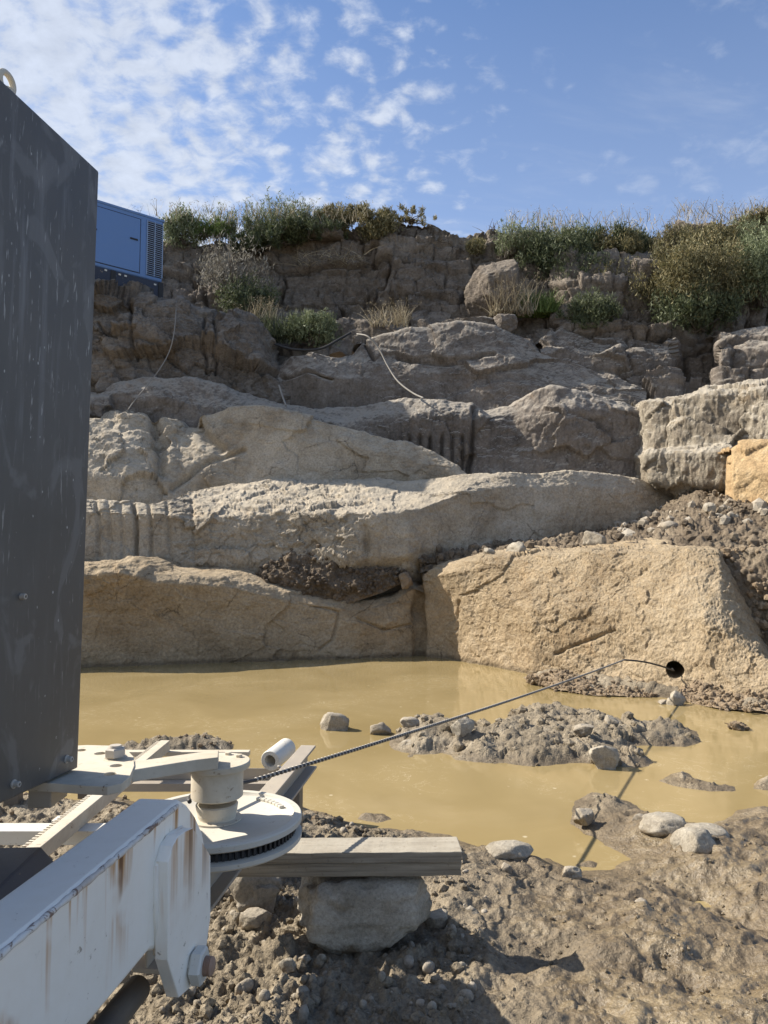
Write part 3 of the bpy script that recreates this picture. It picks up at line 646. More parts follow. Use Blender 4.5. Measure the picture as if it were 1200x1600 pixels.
sh_o, _ = sheet('rock_ledge', 845, 1330,
    [('p', [(845, 660, 18.2), (1000, 670, 17.9), (1330, 660, 16.8)]), ('p', [(845, 610, 18.6), (920, 600, 18.7), (1050, 610, 18.4), (1070, 612, 19.4), (1105, 612, 19.4), (1125, 610, 18.0), (1330, 610, 17.2)]),
     ('p', [(845, 560, 19.0), (920, 548, 18.9), (1050, 552, 18.6), (1068, 560, 20.2), (1108, 556, 20.2), (1125, 545, 18.2), (1200, 540, 17.9), (1330, 530, 17.3)]),
     ('p', [(845, 535, 19.5), (880, 508, 19.5), (925, 524, 19.3), (1000, 520, 19.2), (1050, 524, 19.0), (1068, 545, 20.6), (1108, 545, 20.6), (1125, 518, 18.7), (1200, 513, 18.4), (1330, 505, 17.9)]),
     ('o', 0, 0.8, 0.08), ('o', 0, 1.2, 0.25)], d_sh, M['grey'], step=1.3, rows=[10, 24, 24, 10, 10], ku=2, kv=3)
sh_o['label'] = 'stepped rock shelf below the gorse bushes'
# --- back cliff with the plateau behind it
def d_cliff(Q, U, V, N):
    f = np.clip((0.86 - V) * 20, 0.05, 1)
    return f * (0.28 * fbm(Q, 0.4, 4, 101) + blocks(Q, 0.42, 0.85, 0.62, 102, 0.45) + blocks(Q, 1.3, 2.3, 0.20, 112, 0.5) + facets(Q, (1.2, 1.2, 2.0), 0.14, 103, 1.2, 0.05, 0.05) + chips(Q, 0.05, 3, 106) + 0.05 * fbm(Q, 4, 4, 104))
cl_o, clg = sheet('cliff', -80, 1330,
    [('p', [(-80, 600, 19.5), (400, 590, 19.3), (560, 560, 19.3), (700, 545, 19.4), (860, 580, 19.3), (1000, 640, 18.8), (1330, 660, 17.8)]),
     ('p', [(-80, 540, 20.6), (400, 545, 20.2), (560, 525, 20.2), (700, 510, 20.3), (860, 540, 20.0), (1000, 590, 19.4), (1100, 595, 19.3), (1330, 600, 18.6)]),
     ('p', [(-80, 490, 21.5), (400, 490, 21.6), (600, 498, 21.4), (775, 490, 21.0), (840, 505, 20.4), (875, 505, 20.0), (1000, 515, 19.7), (1100, 520, 19.8), (1330, 520, 19.4)]),
     ('p', [(-80, 425, 22.1), (400, 420, 22.1), (600, 420, 21.9), (720, 420, 21.9), (775, 430, 21.9), (860, 470, 20.8), (890, 452, 20.3), (1000, 440, 20.1), (1030, 445, 20.4), (1100, 440, 20.8), (1330, 430, 20.6)]),
     ('p', [(-80, 366, 22.6), (250, 372, 22.6), (400, 372, 22.6), (500, 366, 22.5), (560, 352, 22.4), (620, 338, 22.4), (655, 338, 22.4), (700, 354, 22.5), (760, 364, 22.6), (850, 362, 22.8), (1000, 366, 22.8), (1090, 356, 22.6), (1160, 345, 22.4), (1330, 340, 22.2)]),
     ('o', 0, 1.5, 0.05), ('o', 0, 8, -0.1), ('o', 0, 300, -2)],
    d_cliff, M['brown'], step=1.5, rows=[12, 24, 30, 34, 8, 8, 8], ku=3, kv=2)
cl_o['label'] = 'brown back cliff of the quarry with plants along its rim'

# ------------------------------------------------------------------ ground sheet with pond bed, near shore and islands
def poly_sd(X, Y, poly):
    """positive inside"""
    n = len(poly); best = np.full(X.shape, 1e9); ins = np.zeros(X.shape, bool)
    for i in range(n):
        ax, ay = poly[i]; bx, by = poly[(i+1) % n]; vx, vy = bx - ax, by - ay
        t = np.clip(((X - ax) * vx + (Y - ay) * vy) / (vx * vx + vy * vy + 1e-12), 0, 1)
        best = np.minimum(best, (X - ax - t * vx) ** 2 + (Y - ay - t * vy) ** 2)
        c = ((ay > Y) != (by > Y)) & (X < (bx - ax) * (Y - ay) / (by - ay + 1e-12) + ax); ins ^= c
    return np.where(ins, 1, -1) * np.sqrt(best)
def wpoly(px, z=0.0): return [tuple(PZ(a, b, z)[:2]) for a, b in px]
near_line = [(-400, 1262), (0, 1252), (60, 1246), (120, 1250), (175, 1240), (200, 1246), (240, 1262), (300, 1262), (420, 1270), (470, 1262), (520, 1274), (560, 1290), (640, 1298), (700, 1306), (770, 1326), (850, 1345), (900, 1364), (950, 1360), (980, 1342),
             (950, 1322), (910, 1304), (893, 1282), (902, 1256), (925, 1240), (985, 1252), (1010, 1268), (1060, 1282), (1100, 1290), (1130, 1280), (1160, 1266), (1250, 1262), (1700, 1240)]
near = wpoly(near_line) + [(60, -60), (-60, -60)]
isl = [  # outline, height, edge width
    ([(608, 1168), (612, 1150), (640, 1128), (662, 1120), (700, 1130), (740, 1126), (765, 1138), (790, 1128), (800, 1110), (850, 1108), (900, 1112), (950, 1124), (1000, 1132), (1060, 1132), (1092, 1144), (1096, 1158), (1070, 1166), (1010, 1164), (985, 1170), (1016, 1192), (1000, 1200), (940, 1196), (900, 1192), (830, 1196), (760, 1192), (720, 1186), (690, 1176), (640, 1182)], 0.125, 0.32),
    ([(170, 1174), (200, 1166), (290, 1160), (340, 1158), (368, 1164), (362, 1172), (300, 1176), (200, 1184)], 0.09, 0.12),
    ([(1030, 1220), (1050, 1210), (1075, 1208), (1090, 1220), (1120, 1228), (1150, 1228), (1150, 1237), (1110, 1237), (1060, 1228)], 0.055, 0.10),
    ([(1176, 1232), (1185, 1220), (1230, 1215), (1240, 1240)], 0.08, 0.10),
    ([(556, 1280), (565, 1272), (600, 1272), (612, 1280), (590, 1286)], 0.04, 0.06),
    ([(150, 1275), (180, 1255), (215, 1258), (220, 1272)], 0.06, 0.08),
    ([(900, 1352), (915, 1345), (935, 1348), (930, 1356)], 0.03, 0.04),
    ([(820, 1066), (850, 1048), (980, 1068), (1070, 1084), (1200, 1104), (1330, 1120), (1330, 1140), (1200, 1117), (1120, 1104), (1075, 1092), (1000, 1088), (900, 1082), (850, 1072)], 0.11, 0.16),
]
islw = [(wpoly(a), h, w) for a, h, w in isl]
def ground_h(Q, lod=None):
    X, Y = Q[:, 0], Q[:, 1]; Q2 = np.stack([X, Y, np.zeros_like(X)], 1)
    wob = 0.10 * fbm(Q2, 2.6, 3, 201) + 0.03 * fbm(Q2, 11, 2, 202)
    dn = poly_sd(X, Y, near) + wob
    z = np.where(dn > 0, 0.13 * (1 - np.exp(-dn / 0.55)), 0.25 * dn)
    landness = np.clip(dn / 0.25, 0, 1)
    d = dn
    for pl, h, w in islw:
        bx = [p[0] for p in pl]; by = [p[1] for p in pl]
        m = (X > min(bx) - 1) & (X < max(bx) + 1) & (Y > min(by) - 1) & (Y < max(by) + 1)
        if not m.any(): continue
        e = np.full(X.shape, -1.0); e[m] = poly_sd(X[m], Y[m], pl) + wob[m] * 1.2 * min(1, w / 0.2)
        zi = np.where(e > 0, h * (1 - np.exp(-e / w)), 0.3 * e)
        z = np.maximum(z, zi); landness = np.maximum(landness, np.clip(e / 0.12, 0, 1)); d = np.maximum(d, e)
    z = np.maximum(z, -0.25)
    # left and right characters of the near bank
    dryness = np.clip((0.75 - X + 0.6 * perlin(Q2 * 0.9, 7)) / 0.7, 0, 1); dryness = np.where(Y > 4.9, 1, dryness)
    lump = fbm(Q2, 2.2, 3, 211)
    clod = np.maximum(0, fbm(Q2, 9, 4, 212, 0.6)) ** 1.0
    z = z + landness * (0.07 * lump + 0.05 * np.maximum(0, perlin(Q2 * 4.3, 217)) + dryness * (0.10 * clod + 0.022 * fbm(Q2, 30, 3, 213, 0.65)) + (1 - dryness) * (0.030 * fbm(Q2, 5, 3, 214, 0.6, True) + 0.006 * fbm(Q2, 16, 3, 215, 0.6) + 0.003 * fbm(Q2, 48, 2, 216)))
    # crumbly clods: little domes of uneven size, only in patches
    patch = np.clip(perlin(Q2 * 1.7, 230) * 2.4 + 0.45, 0.06, 1) * np.where(Y > 5, 0.75, 1)
    for fq, am, th, sd in ((7.0, 0.050, 0.72, 219), (15, 0.030, 0.55, 220), (33, 0.012, 0.4, 221)):
        W = Q2 * np.array([fq, fq, 0.0]) + 0.25 * np.stack([perlin(Q2 * fq * 1.3, sd + 1), perlin(Q2 * fq * 1.3, sd + 2), 0 * X], 1); W[:, 2] = 0.5
        f1, f2, r, v = worley(W, sd); rad = 0.2 + 0.4 * r[:, 1]
        z = z + landness * patch * (0.10 + 0.90 * dryness) * am * r[:, 0] * np.maximum(0, 1 - (f1 / rad) ** 2) ** 0.7 * (r[:, 3] > th)
    z = z + landness * (0.10 + 0.90 * dryness) * 0.016 * fbm(Q2, 11, 4, 240, 0.65, True) * np.where(Y > 5, 1.0, 1.0)
    z = z + landness * np.where(Y > 5, 0.8, 0.12 + 0.3 * dryness) * facets(Q2 + np.array([0, 0, 0.3]), (4.5, 4.5, 1), 0.05, 241, 1.2, 0.1, 0.05)
    # trodden, rucked wet clay on the right
    z = z + landness * (1 - dryness) * 0.022 * (fbm(Q2 * np.array([1, 1.5, 1]), 3.4, 4, 231, 0.6, True) + 0.5 * np.abs(perlin(Q2 * 9.0, 233)))
    # raised spot under the rocks that carry the timber; hollow footprints on the right
    z = z - 0.06 * np.exp(-((X + 0.05) ** 2 / 0.5 + (Y - 2.95) ** 2 / 0.10)) * landness
    for fx, fy in ((0.62, 2.95), (1.25, 3.2), (1.62, 2.85), (1.05, 2.72), (1.85, 3.35)):
        z = z - 0.035 * np.exp(-(((X - fx) ** 2 + (Y - fy) ** 2) / 0.012)) * landness
    # a worn puddled track at the lower right
    z = z - 0.11 * np.exp(-((X - 1.70 + 0.35 * (Y - 3)) ** 2) / 0.035) * np.exp(-((Y - 3.35) ** 2) / 0.22)
    z = np.where(Y > 13, np.minimum(z, -0.25), z)
    return z, d
ys = np.concatenate([np.linspace(-60, 1.2, 12), [1.6, 1.9], np.exp(np.arange(math.log(2.1), math.log(5.2), 0.0030)), np.exp(np.arange(math.log(5.2), math.log(12.9), 0.0048)), [13.5, 15, 20, 40, 120, 600]])
us = np.concatenate([[-80, -30, -10, -4, -1.6, -0.9], np.arange(-0.64, 0.76, 0.0022), [0.85, 1.0, 1.6, 4, 10, 30, 80]])
YY, UU = np.meshgrid(ys, us, indexing='ij'); XX = UU * np.maximum(np.minimum(YY, 14), 2.0)
Qg = np.stack([XX.ravel(), YY.ravel(), np.zeros(XX.size)], 1)
zg, dg = ground_h(Qg); Qg[:, 2] = zg
go = mesh_np('ground', Qg, grid_faces(len(ys), len(us)), M['mud']); go['kind'] = 'structure'
go['label'] = 'churned grey and brown mud with banks and islands in the pond'
wv = [(-14, 2.2, 0), (9, 2.2, 0), (9, 14, 0), (-14, 14, 0)]
wo = mesh_py('water', wv, [(0, 1, 2, 3)], M['water']); wo['kind'] = 'structure'; wo['label'] = 'still yellow brown muddy pond water'
def gz(x, y): return float(ground_h(np.array([[x, y, 0.0]]))[0][0])

# ------------------------------------------------------------------ soil banks on the ledges
def d_soil(a, seed):
    def f(Q, U, V, N):
        f1, f2, r, v = worley(Q * 6.0, seed); g1, g2, r2, v2 = worley(Q * 14.0, seed + 3)
        return a * np.clip(V * 14, 0.3, 1) * (1.5 * fbm(Q, 1.6, 5, seed + 1, 0.6) + 0.35 * np.maximum(0, 1 - (f1 / 0.55) ** 2) * (r[:, 3] > 0.35) + 0.22 * np.maximum(0, 1 - (g1 / 0.5) ** 2))
    return f
s1, s1g = sheet('soil', 385, 640, [('p', [(385, 925, 12.9), (440, 928, 12.75), (540, 945, 12.8), (600, 925, 12.9), (640, 905, 13.1)]), ('p', [(385, 922, 12.9), (430, 900, 12.8), (500, 905, 12.75), (560, 915, 12.8), (610, 895, 12.95), (640, 895, 13.1)]),
    ('p', [(385, 918, 13.1), (420, 882, 13.1), (450, 866, 13.1), (520, 858, 13.1), (570, 876, 13.1), (615, 885, 13.2), (640, 890, 13.3)]), ('o', 0, 0.3, 0.0)], d_soil(0.16, 301), M['soil'], step=1.1, rows=[22, 22, 6], ku=2, kv=2)
s1['label'] = 'dark crumbly soil heaped on the ledge in the middle'
s2, s2g = sheet('soil', 655, 1330, [('p', [(655, 896, 13.25), (700, 888, 12.85), (760, 880, 12.45), (830, 874, 11.95), (900, 870, 11.5), (1000, 867, 10.85), (1100, 866, 10.3), (1330, 876, 9.7)]),
    ('p', [(655, 884, 13.4), (700, 872, 13.2), (780, 863, 12.9), (870, 857, 12.4), (960, 852, 11.8), (1060, 851, 11.0), (1120, 850, 10.7), (1330, 842, 10.2)]),
    ('p', [(655, 878, 13.2), (700, 866, 13.4), (790, 856, 13.5), (850, 850, 13.6), (920, 842, 13.7), (1000, 832, 13.6), (1060, 812, 13.5), (1130, 805, 12.9), (1330, 815, 11.6)]),
    ('p', [(655, 872, 13.4), (760, 856, 13.9), (870, 842, 14.4), (950, 828, 14.7), (1010, 812, 15.0), (1050, 785, 15.2), (1090, 768, 14.7), (1150, 780, 13.4), (1330, 795, 12.0)]), ('o', 0, 0.5, -0.1)],
    d_soil(0.20, 311), M['soil_mix'], step=1.15, rows=[14, 34, 40, 6], ku=2, kv=2)
s2['label'] = 'rubble strewn soil bank between the two lower ledges'
s3, s3g = sheet('soil', 1085, 1330, [('p', [(1085, 1120, 8.9), (1330, 1140, 8.2)]), ('p', [(1085, 1060, 9.6), (1150, 1030, 9.6), (1210, 1000, 9.3), (1330, 1040, 8.7)]), ('p', [(1085, 900, 10.4), (1120, 885, 10.1), (1160, 900, 9.75), (1200, 915, 9.5), (1330, 910, 9.0)]),
    ('p', [(1085, 862, 10.5), (1150, 862, 10.0), (1330, 856, 9.3)]), ('o', 0, 0.4, 0)], d_soil(0.18, 321), M['soil_mix'], step=1.3, rows=[14, 50, 14, 6], ku=2, kv=2)
s3['label'] = 'dark soil slope behind the right end of the lowest ledge'
def soil_foot(x0, x1, lo, hi, seed, lab, mat='soil_dry'):
    s, sg = sheet('soil', x0, x1, [('p', lo), ('p', [((a[0]+b[0])/2, (a[1]+b[1])/2 - 3, (a[2]+b[2])/2 - 0.07) for a, b in zip(lo, hi)]), ('p', hi), ('o', 0, 0.35, -0.05)], d_soil(0.10, seed), M[mat], step=0.9, rows=[22, 22, 4], ku=2, kv=2)
    s['label'] = lab; return sg
def yz(px, py, d=0.0): return (px, py, float(PZ(px, py, 0.0)[1]) + d)
f1g = soil_foot(825, 1020, [yz(825, 1066), yz(870, 1078, -.1), yz(930, 1086, -.1), yz(1020, 1090)], [(825, 1060, 9.9), (870, 1052, 9.95), (930, 1062, 9.8), (1020, 1078, 9.4)], 331, 'crumbly soil clods along the foot of the golden ledge, left of the hole')
f2g = soil_foot(1068, 1330, [yz(1068, 1096), yz(1120, 1106, -.1), yz(1200, 1114, -.1), yz(1330, 1130)], [(1068, 1080, 9.2), (1100, 1052, 9.15), (1150, 1068, 8.95), (1330, 1085, 8.4)], 341, 'crumbly soil clods along the foot of the golden ledge, right of the hole')

# ------------------------------------------------------------------ loose stones
def ico(sub):
    bm = bmesh.new(); bmesh.ops.create_icosphere(bm, subdivisions=sub, radius=1.0)
    V = np.array([v.co[:] for v in bm.verts]); Fc = np.array([[v.index for v in f.verts] for f in bm.faces]); bm.free(); return V, Fc
ICO = {k: ico(k) for k in (1, 2, 4, 5)}
def stone_verts(sub, seed, nplanes=9, rough=0.05, cut=0.62, box=2.6):
    V, Fc = ICO[sub]; V = V / (np.abs(V) ** box).sum(1, keepdims=True) ** (1 / box); rg = np.random.RandomState(seed)
    for _ in range(nplanes):
        n = rg.normal(size=3); n /= np.linalg.norm(n); d = rg.uniform(cut, 0.9)
        t = np.maximum(0, V @ n - d); V -= t[:, None] * n * 0.96
    if rough:
        N = V / np.linalg.norm(V, axis=1, keepdims=True)
        V += N * (rough * fbm(V + seed * 3.1, 2.2, 3, seed) + rough * 0.35 * fbm(V + seed, 8, 2, seed + 5) + (facets(V + seed, (1.6,)*3, rough * 2.2, seed, 1.2, 0.08) + facets(V + seed, (5,)*3, rough * 0.5, seed, 1.2, 0.0) if sub >= 4 else 0))[:, None]
    return V, Fc
def stone(label, c, size, seed, mat='stone', rz=0.0, tilt=0.0, sub=4, cat='stone', name='stone', group=None, planes=11, cut=0.55, rough=0.05, box=2.6):
    """c is the centre of its base"""
    V, Fc = stone_verts(sub, seed, planes, rough, cut, box)
    V = V / np.abs(V).max(0); V = V * np.array(size) / 2
    M3 = np.array(Matrix.Rotation(rz, 3, 'Z') @ Matrix.Rotation(tilt, 3, 'Y')); V = V @ M3.T
    c = np.array(c, float); V = V + c + np.array([0, 0, size[2] / 2 * 0.82])
    o = mesh_np(name, V, Fc, M[mat], origin=c); return tag(o, label, cat, group)
def px_stone(label, px, py, w, h, z=0.05, depth=0.8, **k):
    """px,py = base centre pixel on height z, w,h = pixel size"""
    p = PZ(px, py, z); s = p[1] / F
    return stone(label, (p[0], p[1] + w * s * depth * 0.35, z - h * s * 0.22), (w * s, w * s * depth, h * s * 1.12), **k)
big = stone('big squared grey boulder carrying the timber', (P(572, 1440, 3.05)[0], 3.10, 0.095), (0.56, 0.36, 0.30), 7, mat='stone_pale', rz=0.10, sub=5, cat='boulder', name='boulder', planes=6, cut=0.74, box=4.2, rough=0.05)
big2 = stone('rounded grey boulder under the timber, behind the guide wheel', (P(405, 1400, 3.3)[0], 3.30, 0.10), (0.29, 0.22, 0.24), 12, sub=5, cat='boulder', name='boulder', planes=8)
G1 = 'stones lying on the mud'
px_stone('small dark stone in front of the rounded boulder', 397, 1453, 52, 36, 0.12, seed=21, group=G1)
px_stone('small round stone at the lower right of the boulder under the timber', 590, 1478, 30, 14, 0.12, seed=22, group=G1)
px_stone('flat pale stone right of the timber at the water edge', 800, 1352, 78, 30, 0.05, seed=23, mat='stone_pale', group=G1, planes=7)
px_stone('small grey stone just below the flat pale one', 793, 1366, 24, 18, 0.08, seed=24, group=G1)
px_stone('small pebble shaped stone on the shore below the pond tip', 895, 1374, 34, 18, 0.07, seed=25, group=G1)
px_stone('long pale smooth stone on the right bank', 1044, 1305, 78, 30, 0.08, seed=26, mat='stone_pale', group=G1, planes=5, cut=0.75)
px_stone('large white rounded stone rightmost on the right bank', 1098, 1342, 74, 48, 0.06, seed=27, mat='stone_pale', group=G1, planes=6, cut=0.7)
px_stone('half buried pale stone beside the large white one', 1112, 1318, 70, 26, 0.08, seed=28, mat='stone_pale', group=G1, planes=5, cut=0.75)
px_stone('brown stone standing at the left tip of the right bank', 914, 1284, 34, 28, 0.06, seed=29, group=G1)
px_stone('small stone between the brown and the long pale stone', 1000, 1288, 26, 16, 0.08, seed=30, group=G1)
px_stone('pale angular stone directly right of the big boulder', 680, 1450, 42, 34, 0.10, seed=71, group=G1)
px_stone('small pale stone right of the big boulder, in the sun', 737, 1432, 24, 15, 0.10, seed=72, mat='stone_pale', group=G1)
px_stone('round pale stone below the rounded boulder, left of two', 448, 1520, 28, 24, 0.12, seed=73, mat='stone_pale', group=G1)
px_stone('small stone right of the round pale stone', 477, 1508, 22, 18, 0.12, seed=74, group=G1)
px_stone('small light stone at the left foot of the big boulder', 500, 1506, 20, 16, 0.12, seed=75, group=G1)
px_stone('half sunk stone on the wet mud at the lower right', 1002, 1425, 28, 20, 0.08, seed=76, group=G1)
G2 = 'stones standing in the pond'
px_stone('pointed grey stone alone in the pond, left of the mud island', 519, 1144, 52, 36, -0.01, seed=31, group=G2, planes=12)
px_stone('small grey stone between the pointed one and the mud island', 596, 1150, 36, 26, -0.01, seed=32, group=G2)
px_stone('pale stone low at the left end of the mud island', 640, 1172, 50, 14, -0.01, seed=33, mat='stone_pale', group=G2)
px_stone('white sharp stone in front of the round hole', 1060, 1104, 34, 28, -0.01, seed=34, mat='stone_pale', group=G2, planes=14)
px_stone('tiny stone left of the white sharp one', 1038, 1102, 16, 10, -0.01, seed=35, group=G2)
px_stone('dark earth clod in the water at the right', 1157, 1143, 38, 17, -0.01, seed=36, mat='soil_dry', group=G2, planes=4, rough=0.3)
G3 = 'stones on the mud island'
px_stone('pale block in the left part of the mud island', 722, 1148, 44, 30, 0.10, seed=41, mat='stone_pale', group=G3)
px_stone('dark stone on the ridge of the mud island', 957, 1132, 24, 16, 0.14, seed=42, group=G3)
px_stone('brown stone in the centre right of the mud island', 916, 1146, 38, 20, 0.14, seed=43, group=G3)
px_stone('large whitish stone at the front right of the mud island', 945, 1198, 50, 44, 0.02, seed=44, mat='stone_pale', group=G3, tilt=0.5)
px_stone('round stone at the left tip of the mud island', 640, 1140, 32, 22, 0.04, seed=45, group=G3)
G4 = 'stones on the soil bank'
for lab, px, py, Y, w, h, sd, mt in (('grey angular block in the middle of the soil bank', 930, 856, 12.0, 50, 26, 51, 'stone'), ('tilted pale slab on the soil bank', 808, 866, 12.3, 40, 22, 52, 'stone_pale'),
    ('small white stone at the left of the soil bank', 763, 866, 12.4, 20, 12, 53, 'stone_pale'), ('brown block high on the soil bank under the ledge end', 1035, 848, 12.6, 56, 34, 54, 'stone'),
    ('pale cube shaped stone at the top right of the soil bank', 1123, 820, 12.9, 28, 24, 55, 'stone_pale'), ('light stone near the top of the soil bank', 1108, 800, 13.1, 24, 18, 56, 'stone_pale'),
    ('flat sandy stone right of the middle of the soil bank', 1102, 850, 12.0, 36, 20, 57, 'stone'), ('grey stone at the right frame edge on the soil bank', 1192, 850, 11.6, 30, 26, 58, 'stone_pale'),
    ('dark boulder at the left foot of the soil bank', 635, 918, 12.9, 26, 26, 59, 'soil_dry')):
    p = P(px, py, Y); s = Y / F
    stone(lab, p - np.array([0, 0, 0.03]), (w*s, w*s*0.8, h*s*1.15), sd, mat=mt, rz=sd * 0.7, tilt=0.25 * ((sd % 3) - 1), group=G4)
G5 = 'rock blocks below the back cliff'
for lab, px, py, Y, w, h, sd in (('tall upright sandy rock block against the back cliff', 768, 490, 20.4, 92, 96, 81), ('small square block on the rim above the grey slab', 790, 520, 19.0, 40, 34, 62), ('flat rock right of the small square block', 745, 516, 19.3, 60, 22, 63),
    ('brown block on the cliff rim among the bushes', 505, 372, 22.2, 66, 24, 69), ('rounded grey hump stone on the low rim below the shelf', 905, 645, 17.2, 70, 26, 70)):
    p = P(px, py, Y); s = Y / F
    stone(lab, p - np.array([0, 0, 0.05]), (w*s, w*s*0.7, h*s*1.1), sd, mat='brown' if sd not in (62, 63, 70) else 'grey', rz=0.15 * ((sd % 5) - 2), sub=5, cat='rock', name='rock_block', group=G5, planes=6, cut=0.72, box=5, rough=0.075)

def scatter(name, label, pts, sizes, mat, seed, sub=1):
    rg = np.random.RandomState(seed); shapes = [stone_verts(sub, 900 + k, 5, 0.12 if sub > 1 else 0.0, 0.6) for k in range(8)]
    Vs = []; Fs = []; b = 0
    for p, s in zip(pts, sizes):
        V, Fc = shapes[rg.randint(8)]; a = rg.uniform(0, 6.28); ca, sa = math.cos(a), math.sin(a)
        q = V * s * rg.uniform(0.65, 1.1, 3); q = np.stack([q[:, 0]*ca - q[:, 1]*sa, q[:, 0]*sa + q[:, 1]*ca, q[:, 2]], 1) + p
        Vs.append(q); Fs.append(Fc + b); b += len(V)
    o = mesh_np(name, np.concatenate(Vs), np.concatenate(Fs), M[mat], smooth=sub > 1); return tag(o, label, 'gravel', None, 'stuff')
rg = np.random.RandomState(5)
def on_ground(n, polypx, smin, smax, power=2.5, seed=1, needland=True):
    """random stones inside a pixel polygon on the mud"""
    r = np.random.RandomState(seed); pw = wpoly(polypx, 0.05); xs = [p[0] for p in pw]; yv = [p[1] for p in pw]
    X = r.uniform(min(xs), max(xs), n * 3); Y = r.uniform(min(yv), max(yv), n * 3); m = poly_sd(X, Y, pw) > 0; X = X[m][:n]; Y = Y[m][:n]
    z, d = ground_h(np.stack([X, Y, 0*X], 1)); s = smin + (smax - smin) * r.uniform(0, 1, len(X)) ** power
    cl = perlin(np.stack([X, Y, 0*X], 1) * 2.2, 77) + r.uniform(-0.35, 0.35, len(X)) > -0.05
    k = (z > 0.0) & cl if needland else cl
    return np.stack([X, Y, z + 0.15 * s], 1)[k], s[k]
pts, sz = on_ground(3600, [(230, 1660), (230, 1440), (330, 1300), (500, 1280), (720, 1320), (760, 1420), (740, 1660)], 0.003, 0.034, 5, 1)
scatter('gravel', 'loose clay crumbs on the near bank, left part', pts, sz, 'mud', 1)
pts, sz = on_ground(700, [(230, 1660), (230, 1440), (330, 1300), (500, 1280), (720, 1320), (760, 1420), (740, 1660)], 0.004, 0.030, 3.5, 61)
scatter('gravel', 'loose grey stones and pebbles on the near bank, left part', pts, sz, 'stone', 61, 2)
pts, sz = on_ground(1100, [(720, 1660), (700, 1330), (900, 1370), (1260, 1270), (1280, 1660)], 0.003, 0.014, 3.5, 2)
scatter('gravel', 'small gravel scattered over the wet mud at the right', pts, sz, 'mud', 2)
pts, sz = on_ground(1200, [(600, 1190), (600, 1110), (900, 1090), (1110, 1130), (1020, 1210)], 0.006, 0.07, 5, 3)
scatter('gravel', 'gravel and clods on the mud island', pts, sz, 'mud', 3)
pts, sz = on_ground(1600, [(-60, 1300), (-60, 1150), (400, 1150), (640, 1270), (700, 1310), (400, 1310)], 0.005, 0.028, 3, 4)
scatter('gravel', 'dark clods along the shore behind the machine', pts, sz, 'soil_dry', 4)
def on_sheet(G, n, smin, smax, seed, umin=0, umax=1, vmin=0, vmax=1, power=3):
    r = np.random.RandomState(seed); nv, nu = G.shape[:2]
    i = (r.uniform(vmin, vmax, n) * (nv-1)).astype(int); j = (r.uniform(umin, umax, n) * (nu-1)).astype(int)
    s = smin + (smax-smin) * r.uniform(0, 1, n) ** power; return G[i, j] + r.normal(0, 0.02, (n, 3)), s

def scat_sheet(label, G, n, a, b, mat, seed, **k):
    p, s = on_sheet(G, n, a, b, seed, **k); scatter('gravel', label, p, s, mat, seed)
scat_sheet('dark clods in the soil heap in the middle of the ledge', s1g, 900, 0.01, 0.06, 'soil', 11, vmin=0.1, vmax=0.95)
scat_sheet('mixed rubble and clods on the soil bank', s2g, 1500, 0.010, 0.11, 'soil_mix', 12, power=4)
scat_sheet('grey rubble pieces on the right of the soil bank', s2g, 170, 0.02, 0.15, 'stone', 13, umin=0.45, vmin=0.35)
scat_sheet('rubble on the dark soil slope at the right edge', s3g, 700, 0.015, 0.08, 'soil_dry', 14)
scat_sheet('crumbs along the foot of the ledge left of the hole', f1g, 800, 0.01, 0.04, 'soil_dry', 15)
scat_sheet('crumbs along the foot of the ledge right of the hole', f2g, 1200, 0.01, 0.045, 'soil_dry', 16)

# ------------------------------------------------------------------ wire saw machine
mc = empty('wire_saw_machine', (-1.0, 2.0, 0.1), 'dusty white quarry wire saw with tall dark grey cabinet, rust streaked arm and guide wheel', 'machine')
# cabinet: right face lies along (0.18, 1)
cd = np.array([0.18, 1.0, 0]); cd /= np.linalg.norm(cd); cn = np.array([cd[1], -cd[0], 0])    # cn points right, out of the face
A0 = P(122, 1200, 2.4); A1 = P(155, 268, 2.4)
lean = (A1 - A0) / (A1[2] - A0[2]); L_, W_ = 1.75, 0.9
bb = [A0, A0 - cd * L_, A0 - cd * L_ - cn * W_, A0 - cn * W_]; tt = [v + lean * (A1[2] - A0[2]) for v in bb]
cab = MB().raw(bb + tt, [(0,1,2,3),(4,5,6,7),(0,1,5,4),(1,2,6,5),(2,3,7,6),(3,0,4,7)]).build('cabinet', M['cabinet'], mc, bevel=0.006)
def hexa(c, ax, r, h, rot=0.0):
    return MB().lathe([(r * 0.93, 0), (r, h * 0.08), (r, h * 0.85), (r * 0.86, h)], c, ax, 6)
for px, py in ((31, 932), (104, 1186), (21, 1225)):
    q = PPL(px, py, A0, cn); b = MB().lathe([(0.0125, -0.002), (0.0125, 0.003), (0.0085, 0.004), (0.0085, 0.018), (0.0070, 0.0195), (0.0042, 0.0195), (0.0042, 0.010)], q, cn, 20)
    autosmooth(b.build('bolt', M['steel'], cab))
# lifting eye on the cabinet roof
q = P(10, 128, 2.12)
ring = MB().tube([q + 0.030 * math.cos(a) * cd + np.array([0, 0, 0.030 * math.sin(a) - 0.004]) for a in np.linspace(-0.6, math.pi + 0.6, 22)], 0.0095, 12)
q2 = q - np.array([0, 0, 0.03]); autosmooth(ring.lathe([(0.022, -0.02), (0.022, 0.006), (0.014, 0.010)], q2, (0, 0, 1), 20).build('lifting_eye', M['dusty'], cab, smooth=True))
